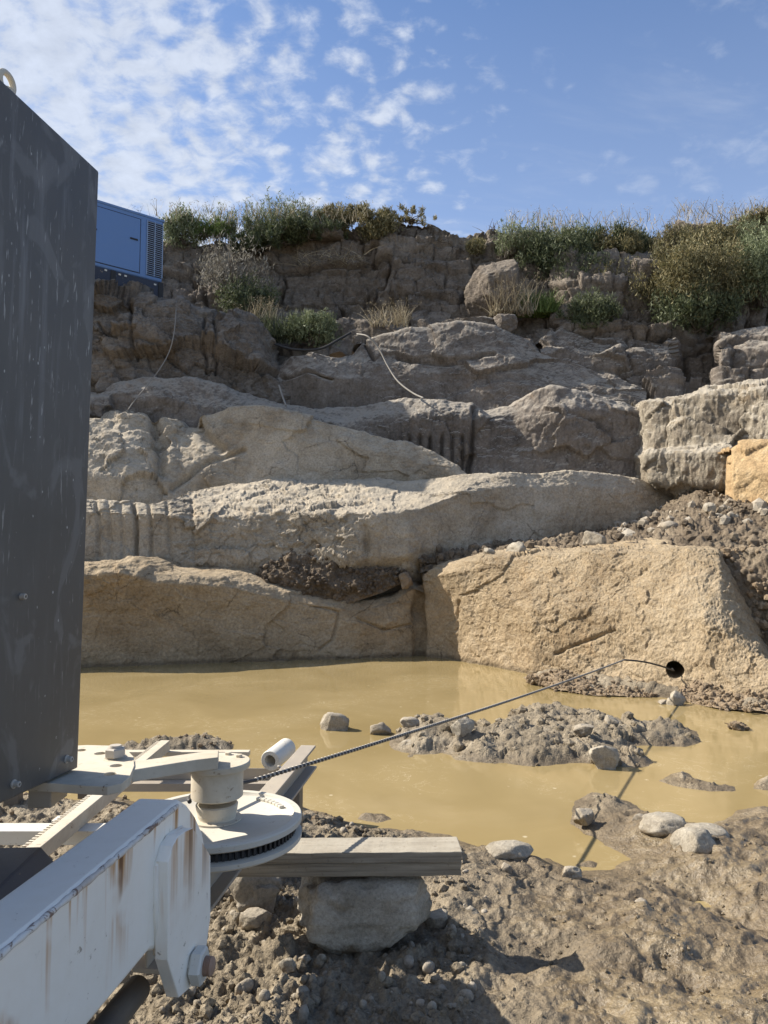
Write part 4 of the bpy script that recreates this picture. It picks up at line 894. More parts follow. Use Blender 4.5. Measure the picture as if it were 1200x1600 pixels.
# hinge plate with holes under the cabinet
zt = 0.945
outer = [(55, 1168), (135, 1164), (176, 1165), (198, 1171), (209, 1182), (210, 1196), (203, 1213), (190, 1224), (168, 1229), (140, 1228), (85, 1224), (40, 1222)]
def circ(px, py, r, z, n=24):
    c = PZ(px, py, z); return [c + np.array([r * math.cos(2*math.pi*k/n), r * math.sin(2*math.pi*k/n), 0]) for k in range(n)]
lp = [[PZ(a, b, zt) for a, b in outer]] + [circ(a, b, r, zt) for a, b, r in ((127, 1172, 0.018), (157, 1177, 0.020), (182, 1196, 0.020), (172, 1209, 0.020))]
pl = MB().prism(lp, (0, 0, -0.026)).build('hinge_plate', M['dusty'], mc, bevel=0.003)
MB().lathe([(0.036, 0), (0.036, 0.004), (0.030, 0.006)], PZ(180, 1183, zt), (0, 0, 1), 32).build('washer', M['steel'], pl)
autosmooth(hexa(PZ(180, 1182, zt + 0.006), (0, 0, 1), 0.034, 0.030).lathe([(0.021, 0.0302), (0.019, 0.038)], PZ(180, 1182, zt + 0.006), (0, 0, 1), 24).build('bolt_head', M['steel'], pl))
# bracket block under the cabinet
MB().box(PZ(64, 1243, 0.90) + np.array([0, 0.05, 0]), (0.07, 0.12, 0.07)).build('bracket', M['steel_wet'], mc, bevel=0.004)
# guide wheel
hc = np.array([P(340, 1188, 2.69)[0], 2.69, 0.0]); wz = 0.70
wh = autosmooth(MB().lathe([(0.05, -0.004), (0.262, -0.004), (0.268, 0.000), (0.272, 0.010), (0.296, 0.010), (0.300, 0.006), (0.300, -0.010), (0.286, -0.018), (0.05, -0.018)], hc + [0, 0, wz], (0, 0, 1), 96, closed=True).build('guide_wheel', M['wheel'], mc))
gr = MB(); 
gr.lathe([(0.05, -0.0185), (0.272, -0.0185), (0.266, -0.030), (0.272, -0.047), (0.05, -0.047)], hc + [0, 0, wz], (0, 0, 1), 96, closed=True)
for k in range(84):
    a = 2 * math.pi * k / 84; u = np.array([math.cos(a), math.sin(a), 0]); v = np.array([-u[1], u[0], 0])
    gr.box(hc + [0, 0, wz - 0.0328] + u * 0.2735, (0.012, 0.009, 0.025), np.array([u, v, [0, 0, 1.0]]))
gr.build('rubber_groove', M['black'], wh)
autosmooth(MB().lathe([(0.05, -0.0475), (0.288, -0.0475), (0.300, -0.052), (0.300, -0.066), (0.294, -0.072), (0.05, -0.072)], hc + [0, 0, wz], (0, 0, 1), 96, closed=True).build('lower_flange', M['wheel'], wh))
for k in range(7):
    a = R(62 - 5.2 * k); u = np.array([math.cos(a), math.sin(a), 0]); v = np.array([-u[1], u[0], 0])
    MB().box(hc + [0, 0, wz + 0.0005] + u * 0.245, (0.020, 0.019, 0.010), np.array([u, v, [0, 0, 1.0]])).build('balance_weight', M['wheel'], wh, bevel=0.002)
hub = autosmooth(MB().lathe([(0.086, -0.125), (0.091, -0.121), (0.091, -0.030), (0.094, -0.026), (0.113, -0.022), (0.115, -0.018), (0.115, -0.003), (0.112, 0.0), (0.04, 0.001)], hc + [0, 0, 0.90], (0, 0, 1), 72).build('hub', M['dusty'], mc))
autosmooth(MB().lathe([(0.088, -0.003), (0.088, 0.002), (0.068, 0.004), (0.066, 0.016), (0.070, 0.018), (0.070, 0.026), (0.066, 0.028), (0.066, 0.0), (0.072, 0.034), (0.074, 0.050), (0.07, 0.054)], hc + [0, 0, wz + 0.0], (0, 0, 1), 64).build('hub_collar', M['dusty'], hub))
for a in (75, 35, 150, 195):
    u = np.array([math.cos(R(a)), math.sin(R(a)), 0]); autosmooth(hexa(hc + [0, 0, 0.901] + u * 0.083, (0, 0, 1), 0.0125, 0.009).build('cap_bolt', M['dusty'], hub))
# link arm from the hinge plate to the hub
zl = 0.94
la = [PZ(206, 1190, zl), PZ(305, 1176, zl), PZ(342, 1172, zl), PZ(341, 1183, zl), PZ(306, 1187, zl), PZ(206, 1203, zl)]
lk = MB().prism([la], (0, 0, -0.040)).build('link_arm', M['dusty'], mc, bevel=0.003)
# boom: rust streaked box beam, runs along (0.104, 1)
bd = np.array([0.104, 1.0, -0.004]); bd /= np.linalg.norm(bd); bn = np.array([bd[1], -bd[0], 0])
E = np.array([-0.537, 2.0, 0.975])
prof_px = [(282, 1250), (294, 1258), (307, 1276), (318, 1302), (324, 1340), (322, 1420), (290, 1478)]
nose = [PPL(a, b, E, bn) for a, b in prof_px]
near_end = E - bd * 1.25
side = [near_end] + nose + [PPL(233, 1487, E, bn), near_end + np.array([0, 0, -0.285])]
bo = autosmooth(MB().prism([side], -bn * 0.12).build('boom', M['boom'], mc, bevel=0.012, seg=3), 40)
rs = np.random.RandomState(3)
# weld beads along the upper right edge
wp = [near_end + (E - near_end) * t for t in np.linspace(0, 0.985, 150)]
wr = [0.0058 + 0.0009 * math.sin(i * 1.1 + 1.3 * math.sin(i * 0.37)) + 0.0008 * rs.rand() for i in range(150)]
M['weld'] = paint_mat('painted weld', (0.68, 0.66, 0.61), (0.36, 0.24, 0.15), chips=0.9, dirt_amt=0.6, scale=1.2, chip_at=0.53)
MB().tube([p + np.array([-0.001, 0, -0.0065]) for p in wp], wr, 10).build('weld_bead', M['weld'], bo, smooth=True)
# end plate
PLt = E + bn * 0.034
ep = [(263, 1347), (270, 1322), (279, 1306), (290, 1299), (301, 1294), (312, 1309), (329, 1337), (329, 1432), (322, 1484), (301, 1540), (279, 1559), (262, 1500)]
epl = autosmooth(MB().prism([[PPL(a, b, PLt, bn) for a, b in ep]], -bn * 0.0325).build('end_plate', M['boom'], bo, bevel=0.002), 22)
wb = [PPL(a, b, E + bn * 0.002, bn) for a, b in ((246, 1490), (243, 1420), (244, 1352), (252, 1324), (266, 1306), (284, 1296))]
MB().tube(wb, 0.010, 10).build('weld_bead', M['boom'], bo, smooth=True)
qn = PPL(300, 1508, PLt, bn)
nut = autosmooth(MB().lathe([(0.030, 0.0), (0.034, 0.001), (0.034, 0.004), (0.032, 0.0045)], qn, bn, 32).build('nut_washer', M['white'], bo))
autosmooth(MB().lathe([(0.042, 0.004), (0.046, 0.008), (0.046, 0.030), (0.041, 0.035)], qn, bn, 6).build('hex_nut', M['white'], bo))
thr = [(0.024, 0.034)] + [(0.024 - 0.0022 * (k % 2), 0.035 + 0.0022 * k) for k in range(9)] + [(0.020, 0.057)]
autosmooth(MB().lathe(thr, qn, bn, 28).build('threaded_pin', M['rust'], bo), 60)
# dark steel arm and cylinder under the boom
u0 = E - bd * 1.1 + np.array([-0.06, 0, -0.40]); u1 = E - bd * 0.10 + np.array([-0.06, 0, -0.42])
MB().tube([u0, u1], 0.032, 20).tube([u0 - bn * 0.055, u1 - bn * 0.055 + np.array([0, 0, 0.06])], 0.024, 16).build('hydraulic_cylinder', M['dark_steel'], mc, smooth=True)
# motor housing left of the boom
mh = [PZ(65, 1323, 0.75), PZ(0, 1385, 0.75)]; md = (mh[0] - mh[1]); md /= np.linalg.norm(md); ml = np.array([-md[1], md[0], 0]); ml = ml if ml[0] < 0 else -ml
e0 = mh[0]; e1 = mh[0] - md * 0.9
pr = [e0, e0 - ml * 0.045 + [0, 0, -0.05], e0 - ml * 0.045 + [0, 0, -0.28], e0 + ml * 0.40 + [0, 0, -0.28], e0 + ml * 0.40]
M['housing'] = paint_mat('grey blue housing paint', (0.075, 0.085, 0.10), (0.14, 0.135, 0.13), rough=0.4)
MB().prism([pr], e1 - e0).build('motor_housing', M['housing'], mc, bevel=0.006)

# ------------------------------------------------------------------ rack track of the machine
tr = empty('track_frame', (-1.5, 4.0, 0.1), 'low cream steel track frame with toothed rack lying behind the machine', 'track')
rx = -1.50
rk = MB().box((rx + 0.035, 4.0, 0.385), (0.062, 2.1, 0.07)); rk.build('rack_bar', M['dusty'], tr, bevel=0.003)
te = MB()
for k in range(74): te.box((rx - 0.0065, 2.97 + k * 0.028, 0.392), (0.021, 0.014, 0.056))
te.build('rack_teeth', M['dusty'], tr)
y1 = float(PZ(60, 1292, 0.35)[1])
MB().box((-1.55, y1, 0.317), (2.1, 0.11, 0.066)).build('cross_rail', M['white'], tr, bevel=0.004)
cb = PZ(94, 1296, 0.36); MB().box((cb[0], y1 - 0.01, 0.373), (0.10, 0.075, 0.043)).build('rail_block', M['white'], tr, bevel=0.003)
MB().box((-1.22, 4.70, 0.225), (1.15, 0.09, 0.05)).box((-1.22, 4.742, 0.285), (1.15, 0.006, 0.07)).build('cross_rail', M['steel_wet'], tr, bevel=0.003)
MB().box((-1.55, 5.05, 0.335), (1.3, 0.06, 0.03)).build('cross_rail', M['dusty'], tr, bevel=0.003)
for sx in (-2.3, -0.75):
    MB().box((sx, 4.70, 0.11), (0.09, 0.07, 0.178)).build('foot', M['dark_steel'], tr, bevel=0.004)
for sx in (-2.0, -1.1):
    MB().box((sx, y1, 0.19), (0.09, 0.07, 0.186)).build('foot', M['dark_steel'], tr, bevel=0.004)
    MB().box((sx, 5.05, 0.18), (0.07, 0.05, 0.278)).build('foot', M['dark_steel'], tr, bevel=0.004)

# ------------------------------------------------------------------ steel beam under the wheel, pipe, timber
i0 = PZ(482, 1164, 0.56); i1 = PZ(420, 1235, 0.56); dI = i0 - i1; dI /= np.linalg.norm(dI); dI = np.array([dI[0], dI[1], 0.0]); nI = np.array([dI[1], -dI[0], 0])
axI = np.array([nI, dI, [0, 0, 1.0]]); iL = 2.15; cI = i0 - dI * iL / 2
ib = MB().box(cI + [0, 0, -0.008], (0.085, iL, 0.014), axI).box(cI + [0, 0, -0.065] - nI * 0.008, (0.009, iL, 0.100), axI).box(cI + [0, 0, -0.122], (0.10, iL, 0.014), axI).build('steel_beam', M['steel_wet'], None, bevel=0.003, origin=(cI[0], cI[1], 0.43))
tag(ib, 'dusty steel profile beam running under the guide wheel and ending above the pond', 'beam')
st = MB().box((cI[0] + 0.02, 4.15, 0.20), (0.16, 0.18, 0.446)).build('steel_block', M['dark_steel'], None, bevel=0.008, origin=(cI[0], 3.4, 0.0))
tag(st, 'dark steel support block under the profile beam', 'support')
pc = P(422, 1189, 4.60); pdir = np.array([0.30, 0.93, 0.10]); pdir /= np.linalg.norm(pdir)
pi = autosmooth(MB().lathe([(0.036, 0.0), (0.059, 0.0), (0.062, 0.004), (0.062, 0.236), (0.059, 0.24), (0.036, 0.24)], pc, pdir, 40, closed=True).build('pipe', M['white'], None, origin=pc))
tag(pi, 'short thick walled pale pipe lying on the frame beside the steel beam', 'pipe')
hk = MB().tube([pc + np.array([0.05 + 0.035 * math.sin(a), -0.03 + 0.0 * a, -0.06 + 0.035 * math.cos(a)]) for a in np.linspace(0, 4.6, 16)], 0.008, 8).build('hook', M['steel'], None, smooth=True, origin=pc + [0.05, -0.03, -0.1])
tag(hk, 'small bent steel hook below the pale pipe', 'hook')
# timber: two beams stacked
def timber(z0, z1, xa, xb, ya, yb, seed, lab):
    n = 60; V = []; Fs = []; rg_ = np.random.RandomState(seed)
    prof = [(ya, z0), (ya, (z0+z1)/2), (ya, z1), ((ya+yb)/2, z1), (yb, z1), (yb, z0)]
    for i in range(n + 1):
        x = xa + (xb - xa) * i / n
        for j, (y, z) in enumerate(prof):
            k = perlin(np.array([[x * 6, j * 3.3, seed]]))[0] * 0.003 + perlin(np.array([[x * 30, j * 3.3, seed + 4]]))[0] * 0.0015
            V.append((x + (0.004 * rg_.randn() if i in (0, n) else 0), y + k, z + k * 0.8 + 0.006 * (x - xa)))
    m = len(prof)
    for i in range(n):
        for j in range(m): Fs.append((i*m+j, i*m+(j+1) % m, (i+1)*m+(j+1) % m, (i+1)*m+j))
    Fs += [tuple(range(m)), tuple(n*m + j for j in range(m))]
    o = mesh_py('timber_beam', V, Fs, M['wood'], None, False, 0.004, ((xa+xb)/2, ya, z0)); return tag(o, lab, 'timber', 'timbers stacked on the boulders')
timber(0.433, 0.475, -0.62, 0.305, 2.965, 3.125, 5, 'weathered timber plank, upper of the two on the boulder')
timber(0.378, 0.4295, -0.66, 0.300, 2.975, 3.12, 6, 'dark edged timber beam, lower of the two on the boulder')
MB_ = MB().box((0.085, 3.20, 0.40), (0.05, 0.10, 0.02))

# ------------------------------------------------------------------ beaded cutting wire into the bore hole
w0 = hc + np.array([0.0, 0.0, 0.765]); rr = 0.072
kink = P(975, 1031, 8.75); end = HOLE + np.array([0.05, 0.30, 0.02])
wire = empty('cutting_wire', (w0[0], w0[1], 0.70), 'black and grey beaded diamond cutting wire stretched over the pond into the round hole', 'cable')
hcb = np.array([hc[0], hc[1], 0.772]); rw = 0.097
arc = [hcb + rw * np.array([math.cos(a), math.sin(a), 0]) for a in np.linspace(R(210), R(118), 14)]
path = arc + [hcb + np.array([0.03, 0.10, 0.0]) * 1.0]
lead = P(398, 1219, 2.98)
path = arc + [lead]
seg = [lead + (kink - lead) * t + np.array([0, 0, -0.10 * 4 * t * (1 - t) * 0.25]) for t in np.linspace(0, 1, 40)[1:]]
mouth = HOLE + np.array([-0.03, -0.03, 0.0])
allw = path + seg + [kink + (mouth - kink) * t + np.array([0, 0, 0.03 * math.sin(math.pi * t)]) for t in (0.25, 0.5, 0.75, 1.0)] + [end]
MB().tube(allw, 0.0075, 8).build('cable', M['wire'], wire, smooth=True)
# thicker plastic sheath from the kink to the hole
MB().tube([kink] + allw[-5:], 0.0105, 10).build('sheath', M['wire'], wire, smooth=True)
L = np.array(path[-1:] + seg); cum = np.concatenate([[0], np.cumsum(np.linalg.norm(np.diff(L, axis=0), axis=1))])
def at_len(s):
    return np.array([np.interp(s, cum, L[:, k]) for k in range(3)])
nb = int(cum[-1] / 0.027); tang = (L[-1] - L[0]) / np.linalg.norm(L[-1] - L[0])
bead_me = None; rest = MB()
for k in range(nb):
    c = at_len(0.01 + k * 0.027)
    if k < 100:
        if bead_me is None:
            o = MB().lathe([(0.0076, -0.0045), (0.0095, -0.0035), (0.0095, 0.0035), (0.0076, 0.0045)], wloc(wire), tang, 12).build('bead', M['bead'], wire, smooth=True)
            bead_me = o; o.location = tuple(c - wloc(wire))
        else:
            o = bead_me.copy(); C.objects.link(o); o.parent = wire; o.location = tuple(c - wloc(wire))
    else: rest.lathe([(0.0076, -0.0045), (0.0095, -0.0035), (0.0095, 0.0035), (0.0076, 0.0045)], c, tang, 8)
ob = rest.build('bead', M['bead'], wire, smooth=True); ob['kind'] = 'stuff'

# ------------------------------------------------------------------ blue generator on the rock
gp = P(255, 462, 19.0); gd = np.array([1.2, 1.0, 0]); gd /= np.linalg.norm(gd); gn = np.array([gd[1], -gd[0], 0])    # gd away to the right, gn out of the visible face
gen = empty('generator', tuple(gp - gd * 1.5 - gn * 0.5), 'blue canopied diesel generator on a dark base, standing on the brown rock', 'generator')
def gbox(u0, u1, n0, n1, z0, z1, mb=None):
    mb = mb or MB(); c = gp + gd * (u0 + u1) / 2 + gn * (n0 + n1) / 2; c = c + np.array([0, 0, (z0 + z1) / 2])
    return mb.box(c, (abs(u1 - u0), abs(n1 - n0), abs(z1 - z0)), np.array([gd, gn, [0, 0, 1.0]]))
gbox(-3.3, -0.03, -1.05, 0.0, 0.34, 2.03).build('canopy', M['blue'], gen, bevel=0.05, seg=3)
gbox(-3.32, -0.01, -1.07, 0.02, 1.975, 2.035).build('roof_trim', M['blue'], gen, bevel=0.012)
base = gbox(-3.3, 0.0, -1.05, 0.005, -0.15, 0.335).build('base_tank', M['navy'], gen, bevel=0.01)
for u in (-0.08, -1.32, -2.2): gbox(u - 0.06, u + 0.06, 0.0, 0.03, -0.15, 0.33).build('base_rib', M['black'], base, bevel=0.004)
for u, z in ((-0.22, 0.22), (-1.0, 0.25), (-1.15, 0.25), (-1.5, 0.27)): gbox(u - 0.04, u + 0.02, 0.004, 0.02, z, z + 0.04).build('plug', M['white'], base)
dr = gbox(-2.05, -0.66, 0.002, 0.018, 0.45, 1.86).build('door', M['blue'], gen, bevel=0.006)
fr = MB()
for a in ((-2.07, -2.05, 0.44, 1.88), (-0.66, -0.64, 0.44, 1.88), (-2.07, -0.64, 1.86, 1.88), (-2.07, -0.64, 0.43, 0.45)): gbox(a[0], a[1], 0.001, 0.006, a[2], a[3], fr)
fr.build('door_seal', M['navy'], dr)
for u, z in ((-1.86, 1.26), (-0.82, 1.29)): gbox(u - 0.10, u + 0.10, 0.016, 0.04, z - 0.02, z + 0.02).build('door_handle', M['black'], dr, bevel=0.004)
gbox(-0.46, -0.07, -0.004, 0.004, 0.44, 1.90).build('vent_black_panel', M['hole'], gen)  # thin panel on the closed canopy, its black stands for shade between slats
vg = MB()
for k in range(27): gbox(-0.47, -0.06, 0.003, 0.03, 0.46 + k * 0.054, 0.474 + k * 0.054, vg)
for u in (-0.47, -0.265, -0.055): gbox(u - 0.010, u + 0.010, 0.005, 0.032, 0.44, 1.90, vg)
M['vent'] = paint_mat('pale blue vent slats', (0.22, 0.30, 0.44), (0.3, 0.36, 0.45), rough=0.5)
vg.build('vent_grille', M['vent'], gen)

# ------------------------------------------------------------------ hoses and cables on the rocks
def cable(lab, pts, r, mat='hose', name='hose', cat='hose'):
    W = [P(a, b, c) for a, b, c in pts]; out = []
    for i in range(len(W) - 1):
        p0 = W[max(i-1, 0)]; p1 = W[i]; p2 = W[i+1]; p3 = W[min(i+2, len(W)-1)]
        for t in np.linspace(0, 1, 8, endpoint=False):
            out.append(0.5 * ((2*p1) + (-p0+p2)*t + (2*p0-5*p1+4*p2-p3)*t*t + (-p0+3*p1-3*p2+p3)*t**3))
    out.append(W[-1]); o = MB().tube(out, r, 8).build(name, M[mat], None, smooth=True, origin=W[-1]); return tag(o, lab, cat)
cable('long pale hose hanging in an arc over the grey rock', [(558, 522, 18.3), (575, 526, 18.0), (592, 545, 17.9), (606, 572, 17.7), (622, 596, 17.4), (645, 614, 17.0), (662, 622, 16.7)], 0.021)
cable('short pale hose end lying over the grey ledge', [(436, 602, 17.4), (441, 618, 17.1), (447, 634, 16.8)], 0.022)
cable('thin grey cable hanging over the brown rock below the generator', [(276, 470, 17.9), (272, 520, 17.2), (262, 555, 17.0), (240, 590, 16.6), (215, 620, 16.3), (200, 640, 16.1)], 0.012)
cable('thin dark hose lying in the gully below the bushes', [(430, 538, 18.5), (460, 546, 18.0), (500, 545, 17.95), (530, 530, 18.2), (548, 520, 18.5)], 0.03, 'black')

# ------------------------------------------------------------------ plants
def leaf_mesh(rg_, cents, size, asp=2.2, up=0.0):
    n = len(cents); a = rg_.normal(size=(n, 3)); a[:, 2] = np.abs(a[:, 2]) + up; a /= np.linalg.norm(a, axis=1, keepdims=True)
    b = np.cross(a, rg_.normal(size=(n, 3))); b /= np.linalg.norm(b, axis=1, keepdims=True) + 1e-9
    s = (size * rg_.uniform(0.6, 1.4, n))[:, None]
    V = np.stack([cents - b*s*0.5, cents + a*s*asp*0.5 - b*s*0.12, cents + a*s*asp, cents + b*s*0.5 + a*s*asp*0.4], 1).reshape(-1, 3)
    return V, np.arange(4*n).reshape(n, 4)
def blades(rg_, base, dirs, length, width, nseg=4, droop=0.3):
    """curved strips"""
    n = len(base); side = np.cross(dirs, rg_.normal(size=(n, 3))); side /= np.linalg.norm(side, axis=1, keepdims=True) + 1e-9
    hz = dirs.copy(); hz[:, 2] = 0; V = np.zeros((n, nseg+1, 2, 3)); 
    for k in range(nseg+1):
        t = k / nseg; c = base + dirs * (length * t)[:, None] + hz * (length * droop * t * t)[:, None] - np.array([0, 0, 1.0]) * (length * droop * 0.5 * t * t)[:, None]
        w = width * (1 - 0.8 * t); V[:, k, 0] = c - side * w[:, None] / 2; V[:, k, 1] = c + side * w[:, None] / 2
    V = V.reshape(-1, 3); b0 = np.arange(n)[:, None] * (2*(nseg+1)); f = []
    for k in range(nseg): f.append(np.stack([b0[:, 0] + 2*k, b0[:, 0] + 2*k+1, b0[:, 0] + 2*k+3, b0[:, 0] + 2*k+2], 1))
    return V, np.concatenate(f)
def bush(lab, c, r, n, leaf, mat, seed, name='bush', cat='bush', group=None, clumps=40, stems=14, stem_mat='twig', asp=2.2, shell=0.7, up=0.0):
    """c base centre, r=(rx,ry,rz)"""
    rg_ = np.random.RandomState(seed); c = np.array(c, float); root = empty(name, c, lab, cat, group)
    th = rg_.normal(size=(clumps, 3)); th /= np.linalg.norm(th, axis=1, keepdims=True)
    rad = (rg_.uniform(0.25, 1.0, clumps) ** 0.6 * rg_.uniform(0.8, 1.25, clumps))[:, None]
    cc = th * rad * np.array(r) * 0.85; cc[:, 2] = cc[:, 2] * 0.55 + r[2] * 0.55
    k = rg_.randint(clumps, size=n); cr = rg_.uniform(0.10, 0.34, clumps) * min(r[0], r[2]) * 1.15
    g = rg_.normal(size=(n, 3)); g = g / np.linalg.norm(g, axis=1, keepdims=True) * (rg_.uniform(0, 1, n) ** 0.45)[:, None]
    ce = cc[k] + g * cr[k][:, None] * np.array([1, 1, 1.5]); ce[:, 2] = np.maximum(ce[:, 2], -0.1 * r[2])
    V, Fq = leaf_mesh(rg_, ce + c, leaf * 0.85, 3.0, 0.5); mesh_np('foliage', V, Fq, M[mat], root, smooth=False)
    mb = MB()
    for i in range(stems):
        e = cc[rg_.randint(clumps)] * np.array([1, 1, 1.0 + 0.35 * rg_.rand()]); s0 = c + rg_.normal(0, 0.08, 3) * [r[0], r[1], 0]
        mb.tube([s0, c + e * 0.55 + rg_.normal(0, 0.05, 3) * r[0], c + e * 1.02], [0.022, 0.013, 0.005], 5)
    mb.build('stem', M[stem_mat], root, smooth=True); return root
def tuft(lab, c, spread, h, n, mat, seed, name='grass_tuft', cat='grass', group=None, width=0.018, lean=0.35, droop=0.3, heads=False):
    rg_ = np.random.RandomState(seed); c = np.array(c, float)
    b = c + rg_.uniform(-1, 1, (n, 3)) * np.array([spread, spread * 0.5, 0]); d = rg_.normal(0, lean, (n, 3)); d[:, 2] = 1; d /= np.linalg.norm(d, axis=1, keepdims=True)
    ln = h * rg_.uniform(0.45, 1.1, n); V, Fq = blades(rg_, b, d, ln, np.full(n, width), 4, droop)
    if heads:
        m = rg_.rand(n) < 0.4; hd = d.copy(); hd[:, 2] = 0
        tips = b + d * ln[:, None] + hd * (ln * droop)[:, None] - np.array([0, 0, 1]) * (ln * droop * 0.5)[:, None]; tips = np.repeat(tips[m], 6, 0)
        tips = tips + rg_.normal(0, 0.035, tips.shape); V2, F2 = leaf_mesh(rg_, tips, 0.025, 1.5); Fq = np.concatenate([Fq, F2 + len(V)]); V = np.concatenate([V, V2])
    o = mesh_np(name, V, Fq, M[mat], smooth=False, origin=c); return tag(o, lab, cat, group)
def broom(lab, c, spread, h, n, mat, seed, group, name='shrub', cat='shrub'):
    """upright stalks with small leaves along them"""
    rg_ = np.random.RandomState(seed); c = np.array(c, float); root = empty(name, c, lab, cat, group)
    b = c + rg_.uniform(-1, 1, (n, 3)) * np.array([spread * 0.7, spread * 0.4, 0]); d = rg_.normal(0, 0.28, (n, 3)); d[:, 2] = 1; d /= np.linalg.norm(d, axis=1, keepdims=True)
    ln = h * rg_.uniform(0.5, 1.1, n); V, Fq = blades(rg_, b, d, ln, np.full(n, 0.016), 3, 0.15); mesh_np('stem', V, Fq, M['twig'], root, smooth=False)
    m = 46; t = rg_.uniform(0.15, 1, (n, m)); hz = d.copy(); hz[:, 2] = 0
    ce = b[:, None] + d[:, None] * (ln[:, None] * t)[..., None] + hz[:, None] * (ln[:, None] * 0.15 * t * t)[..., None]; ce = ce.reshape(-1, 3) + rg_.normal(0, 0.02, (n * m, 3))
    V, Fq = leaf_mesh(rg_, ce, 0.028, 3.4, 0.6); mesh_np('foliage', V, Fq, M[mat], root, smooth=False); return root
def top(px, py, Y): return P(px, py, Y)
GB = 'bushes along the quarry rim'
def pb(lab, px, py, Y, wpx, hpx, n, leaf, mat, seed, fn='bush', **k):
    s = Y / F; c = P(px, py, Y)
    if fn == 'bush': return bush(lab, c, (wpx * s / 1.9, wpx * s / 2.6, hpx * s * 0.95), n, leaf, mat, seed, group=k.pop('group', GB), **k)
    if fn == 'broom': return broom(lab, c, wpx * s / 2, hpx * s, n, mat, seed, k.pop('group', GB))
    return tuft(lab, c, wpx * s / 2, hpx * s, n, mat, seed, group=k.pop('group', 'grass tufts on the quarry'), **k)
pb('dark leafy bush directly right of the blue generator', 288, 382, 22.2, 80, 50, 6000, 0.045, 'leaf_grey', 401, clumps=60)
pb('thin bare twig plant sticking up above the generator', 212, 345, 21.8, 60, 38, 14, 0, 'twig', 402, fn='tuft', width=0.012, lean=0.5, heads=True)
pb('dull green broom shrub at the left of the rim', 352, 372, 22.3, 50, 46, 60, 0, 'leaf_grey', 403, fn='broom')
pb('tall spiky broom shrub on the left part of the rim', 400, 370, 22.3, 50, 58, 60, 0, 'leaf_grey', 404, fn='broom')
pb('tallest feathery green broom shrub on the rim', 452, 368, 22.2, 86, 62, 130, 0, 'leaf_grey', 405, fn='broom')
pb('feathery broom clump leaning over the left rim', 330, 374, 22.1, 70, 34, 90, 0, 'leaf_green', 445, fn='broom')
pb('feathery broom clump left of the olive bush', 490, 364, 22.3, 60, 38, 90, 0, 'leaf_grey', 446, fn='broom')
pb('loose broom spilling down left of the great gorse', 960, 470, 20.6, 90, 60, 110, 0, 'leaf_olive', 447, fn='broom')
pb('low dark scrub running along the rim left of the olive bush', 480, 376, 22.1, 150, 26, 5000, 0.045, 'leaf_dark', 449, clumps=70)
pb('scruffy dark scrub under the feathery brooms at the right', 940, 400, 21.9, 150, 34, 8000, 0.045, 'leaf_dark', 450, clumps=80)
pb('yellowish broom shrub on the rim above the great gorse', 1060, 392, 21.6, 90, 40, 100, 0, 'leaf_olive', 448, fn='broom')
pb('olive leafy shrub right of the tallest broom', 528, 362, 22.3, 62, 46, 5000, 0.04, 'leaf_olive', 406, clumps=30)
pb('dark low bush below the tallest broom shrub', 440, 382, 22.0, 120, 34, 7000, 0.045, 'leaf_dark', 407, clumps=50)
pb('olive bush spilling over the cliff top in the middle', 592, 372, 21.9, 64, 46, 6000, 0.045, 'leaf_olive', 408, clumps=40)
pb('low dry scrub on the rim near the centre hump', 560, 346, 22.4, 50, 22, 2500, 0.04, 'leaf_olive', 409)
pb('brown creeping scrub under the rim at the left', 395, 392, 21.9, 120, 24, 5000, 0.05, 'leaf_dark', 410)
pb('drooping dry roots hanging from the rim', 515, 410, 21.8, 120, 30, 160, 0, 'dry', 411, fn='tuft', lean=0.8, droop=0.8)
pb('withered pale leafed shrub on the cliff left of centre', 365, 480, 20.6, 130, 110, 2200, 0.05, 'pale_leaf', 412, clumps=70, stems=60, stem_mat='twig', group='shrubs on the ledges')
pb('dark tangled shrub at the foot of the withered one', 385, 498, 20.3, 110, 60, 6000, 0.045, 'leaf_dark', 413, clumps=50, group='shrubs on the ledges')
pb('grey green low shrub in the gully', 490, 540, 19.3, 100, 46, 6000, 0.04, 'leaf_grey', 414, clumps=50, group='shrubs on the ledges')
pb('deep green grass patch in the gully', 445, 530, 19.4, 110, 46, 900, 0, 'leaf_dark', 415, fn='tuft')
pb('pale dry grass clump on the grey rim at the centre', 608, 508, 19.4, 60, 42, 160, 0, 'dry', 416, fn='tuft', heads=True)
pb('dead dry grass in the gully by the hose', 410, 500, 19.4, 60, 40, 120, 0, 'dry', 417, fn='tuft', heads=True)
pb('big feathery green broom right of the tall upright block', 812, 400, 21.6, 90, 52, 150, 0, 'leaf_grey', 418, fn='broom')
pb('large dark green bush in the middle of the right rim', 870, 430, 21.3, 130, 66, 11000, 0.05, 'leaf_dark', 419, clumps=90)
pb('feathery broom above the large dark bush', 885, 402, 21.8, 90, 48, 140, 0, 'leaf_grey', 420, fn='broom')
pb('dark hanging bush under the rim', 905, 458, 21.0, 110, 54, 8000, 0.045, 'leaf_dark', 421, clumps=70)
pb('low brown green scrub between dark bush and gorse', 965, 425, 21.4, 100, 60, 9000, 0.045, 'leaf_olive', 422, clumps=70)
pb('small dark bush at the left shoulder of the gorse', 985, 400, 21.6, 70, 36, 5000, 0.045, 'leaf_dark', 423, clumps=40)
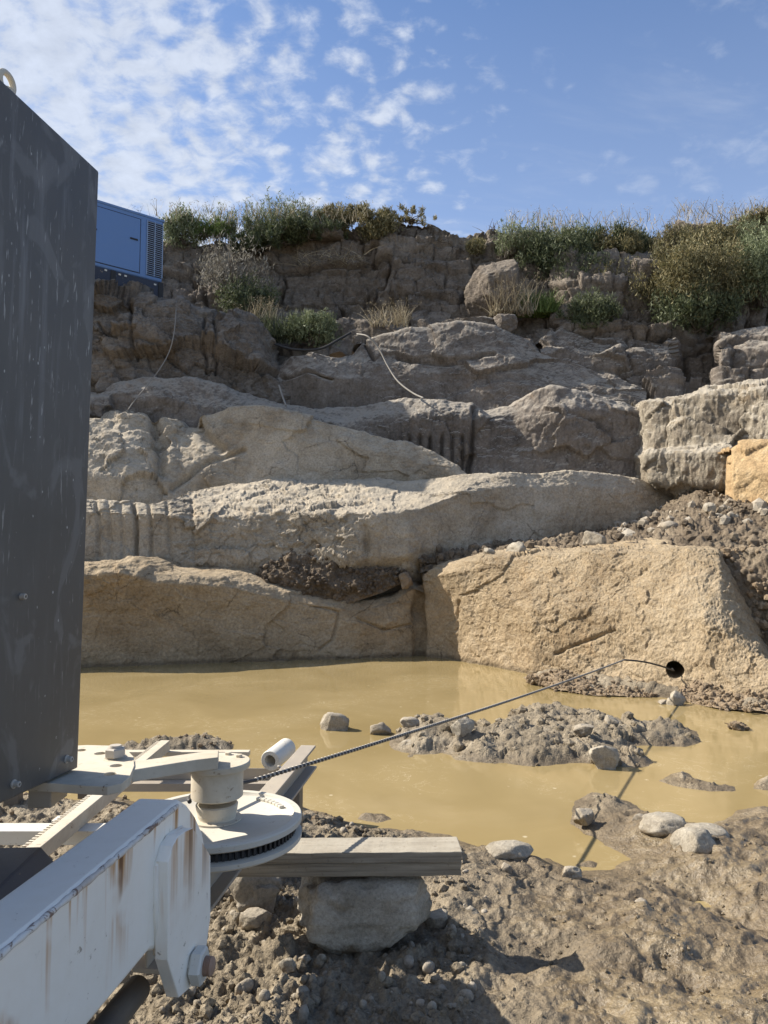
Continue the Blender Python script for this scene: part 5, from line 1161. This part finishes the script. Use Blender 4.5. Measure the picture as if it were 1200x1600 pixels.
pb('great olive gorse bush hanging down the right cliff', 1085, 505, 19.9, 170, 122, 42000, 0.042, 'leaf_olive', 424, clumps=170, stems=40)
pb('green gorse bush at the right frame edge', 1190, 480, 19.7, 120, 120, 24000, 0.042, 'leaf_grey', 425, clumps=110, stems=26)
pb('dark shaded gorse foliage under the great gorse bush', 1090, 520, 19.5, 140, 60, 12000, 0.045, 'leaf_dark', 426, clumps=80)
pb('upper gorse bush crowning the right rim', 1120, 400, 21.4, 150, 36, 9000, 0.045, 'leaf_olive', 427, clumps=110)
pb('broom shrub between the gorse bushes at the right', 1180, 400, 21.0, 80, 60, 110, 0, 'leaf_grey', 428, fn='broom')
pb('lush bright green grass tuft beside the upright block', 838, 492, 20.4, 66, 42, 900, 0, 'leaf_green', 429, fn='tuft', width=0.03)
pb('trailing green plant below the bright grass tuft', 920, 515, 19.8, 110, 46, 9000, 0.04, 'leaf_dark', 430, clumps=60, group='shrubs on the ledges')
pb('dry pale grass leaning on the upright block', 800, 490, 19.9, 70, 66, 260, 0, 'dry', 431, fn='tuft', heads=True)
pb('dry seed heads on the rim above the dark bush', 868, 372, 22.4, 60, 46, 90, 0, 'dry', 432, fn='tuft', heads=True, lean=0.2)
pb('dry grass fringe along the right rim', 1140, 352, 22.2, 200, 28, 700, 0, 'dry', 433, fn='tuft', heads=True, lean=0.3)
pb('dry grass fringe in the middle of the right rim', 900, 368, 22.5, 240, 24, 600, 0, 'dry', 434, fn='tuft', heads=True, lean=0.3)
pb('dry grass fringe on the left rim', 420, 366, 22.5, 330, 26, 900, 0, 'dry', 435, fn='tuft', heads=True, lean=0.3)
pb('single twiggy dead weed on the rim left of the big broom', 768, 364, 22.3, 22, 24, 12, 0, 'twig', 436, fn='tuft', width=0.03, lean=0.5)
pb('low scrub on the centre hump of the cliff', 640, 345, 22.3, 90, 12, 2500, 0.035, 'leaf_olive', 437)
pb('small dry scrub left of the upright block', 745, 400, 21.7, 40, 24, 1600, 0.04, 'leaf_olive', 438)
pb('ferny olive scrub at the far right rim', 1195, 368, 21.9, 110, 34, 9000, 0.045, 'leaf_olive', 439, clumps=70)
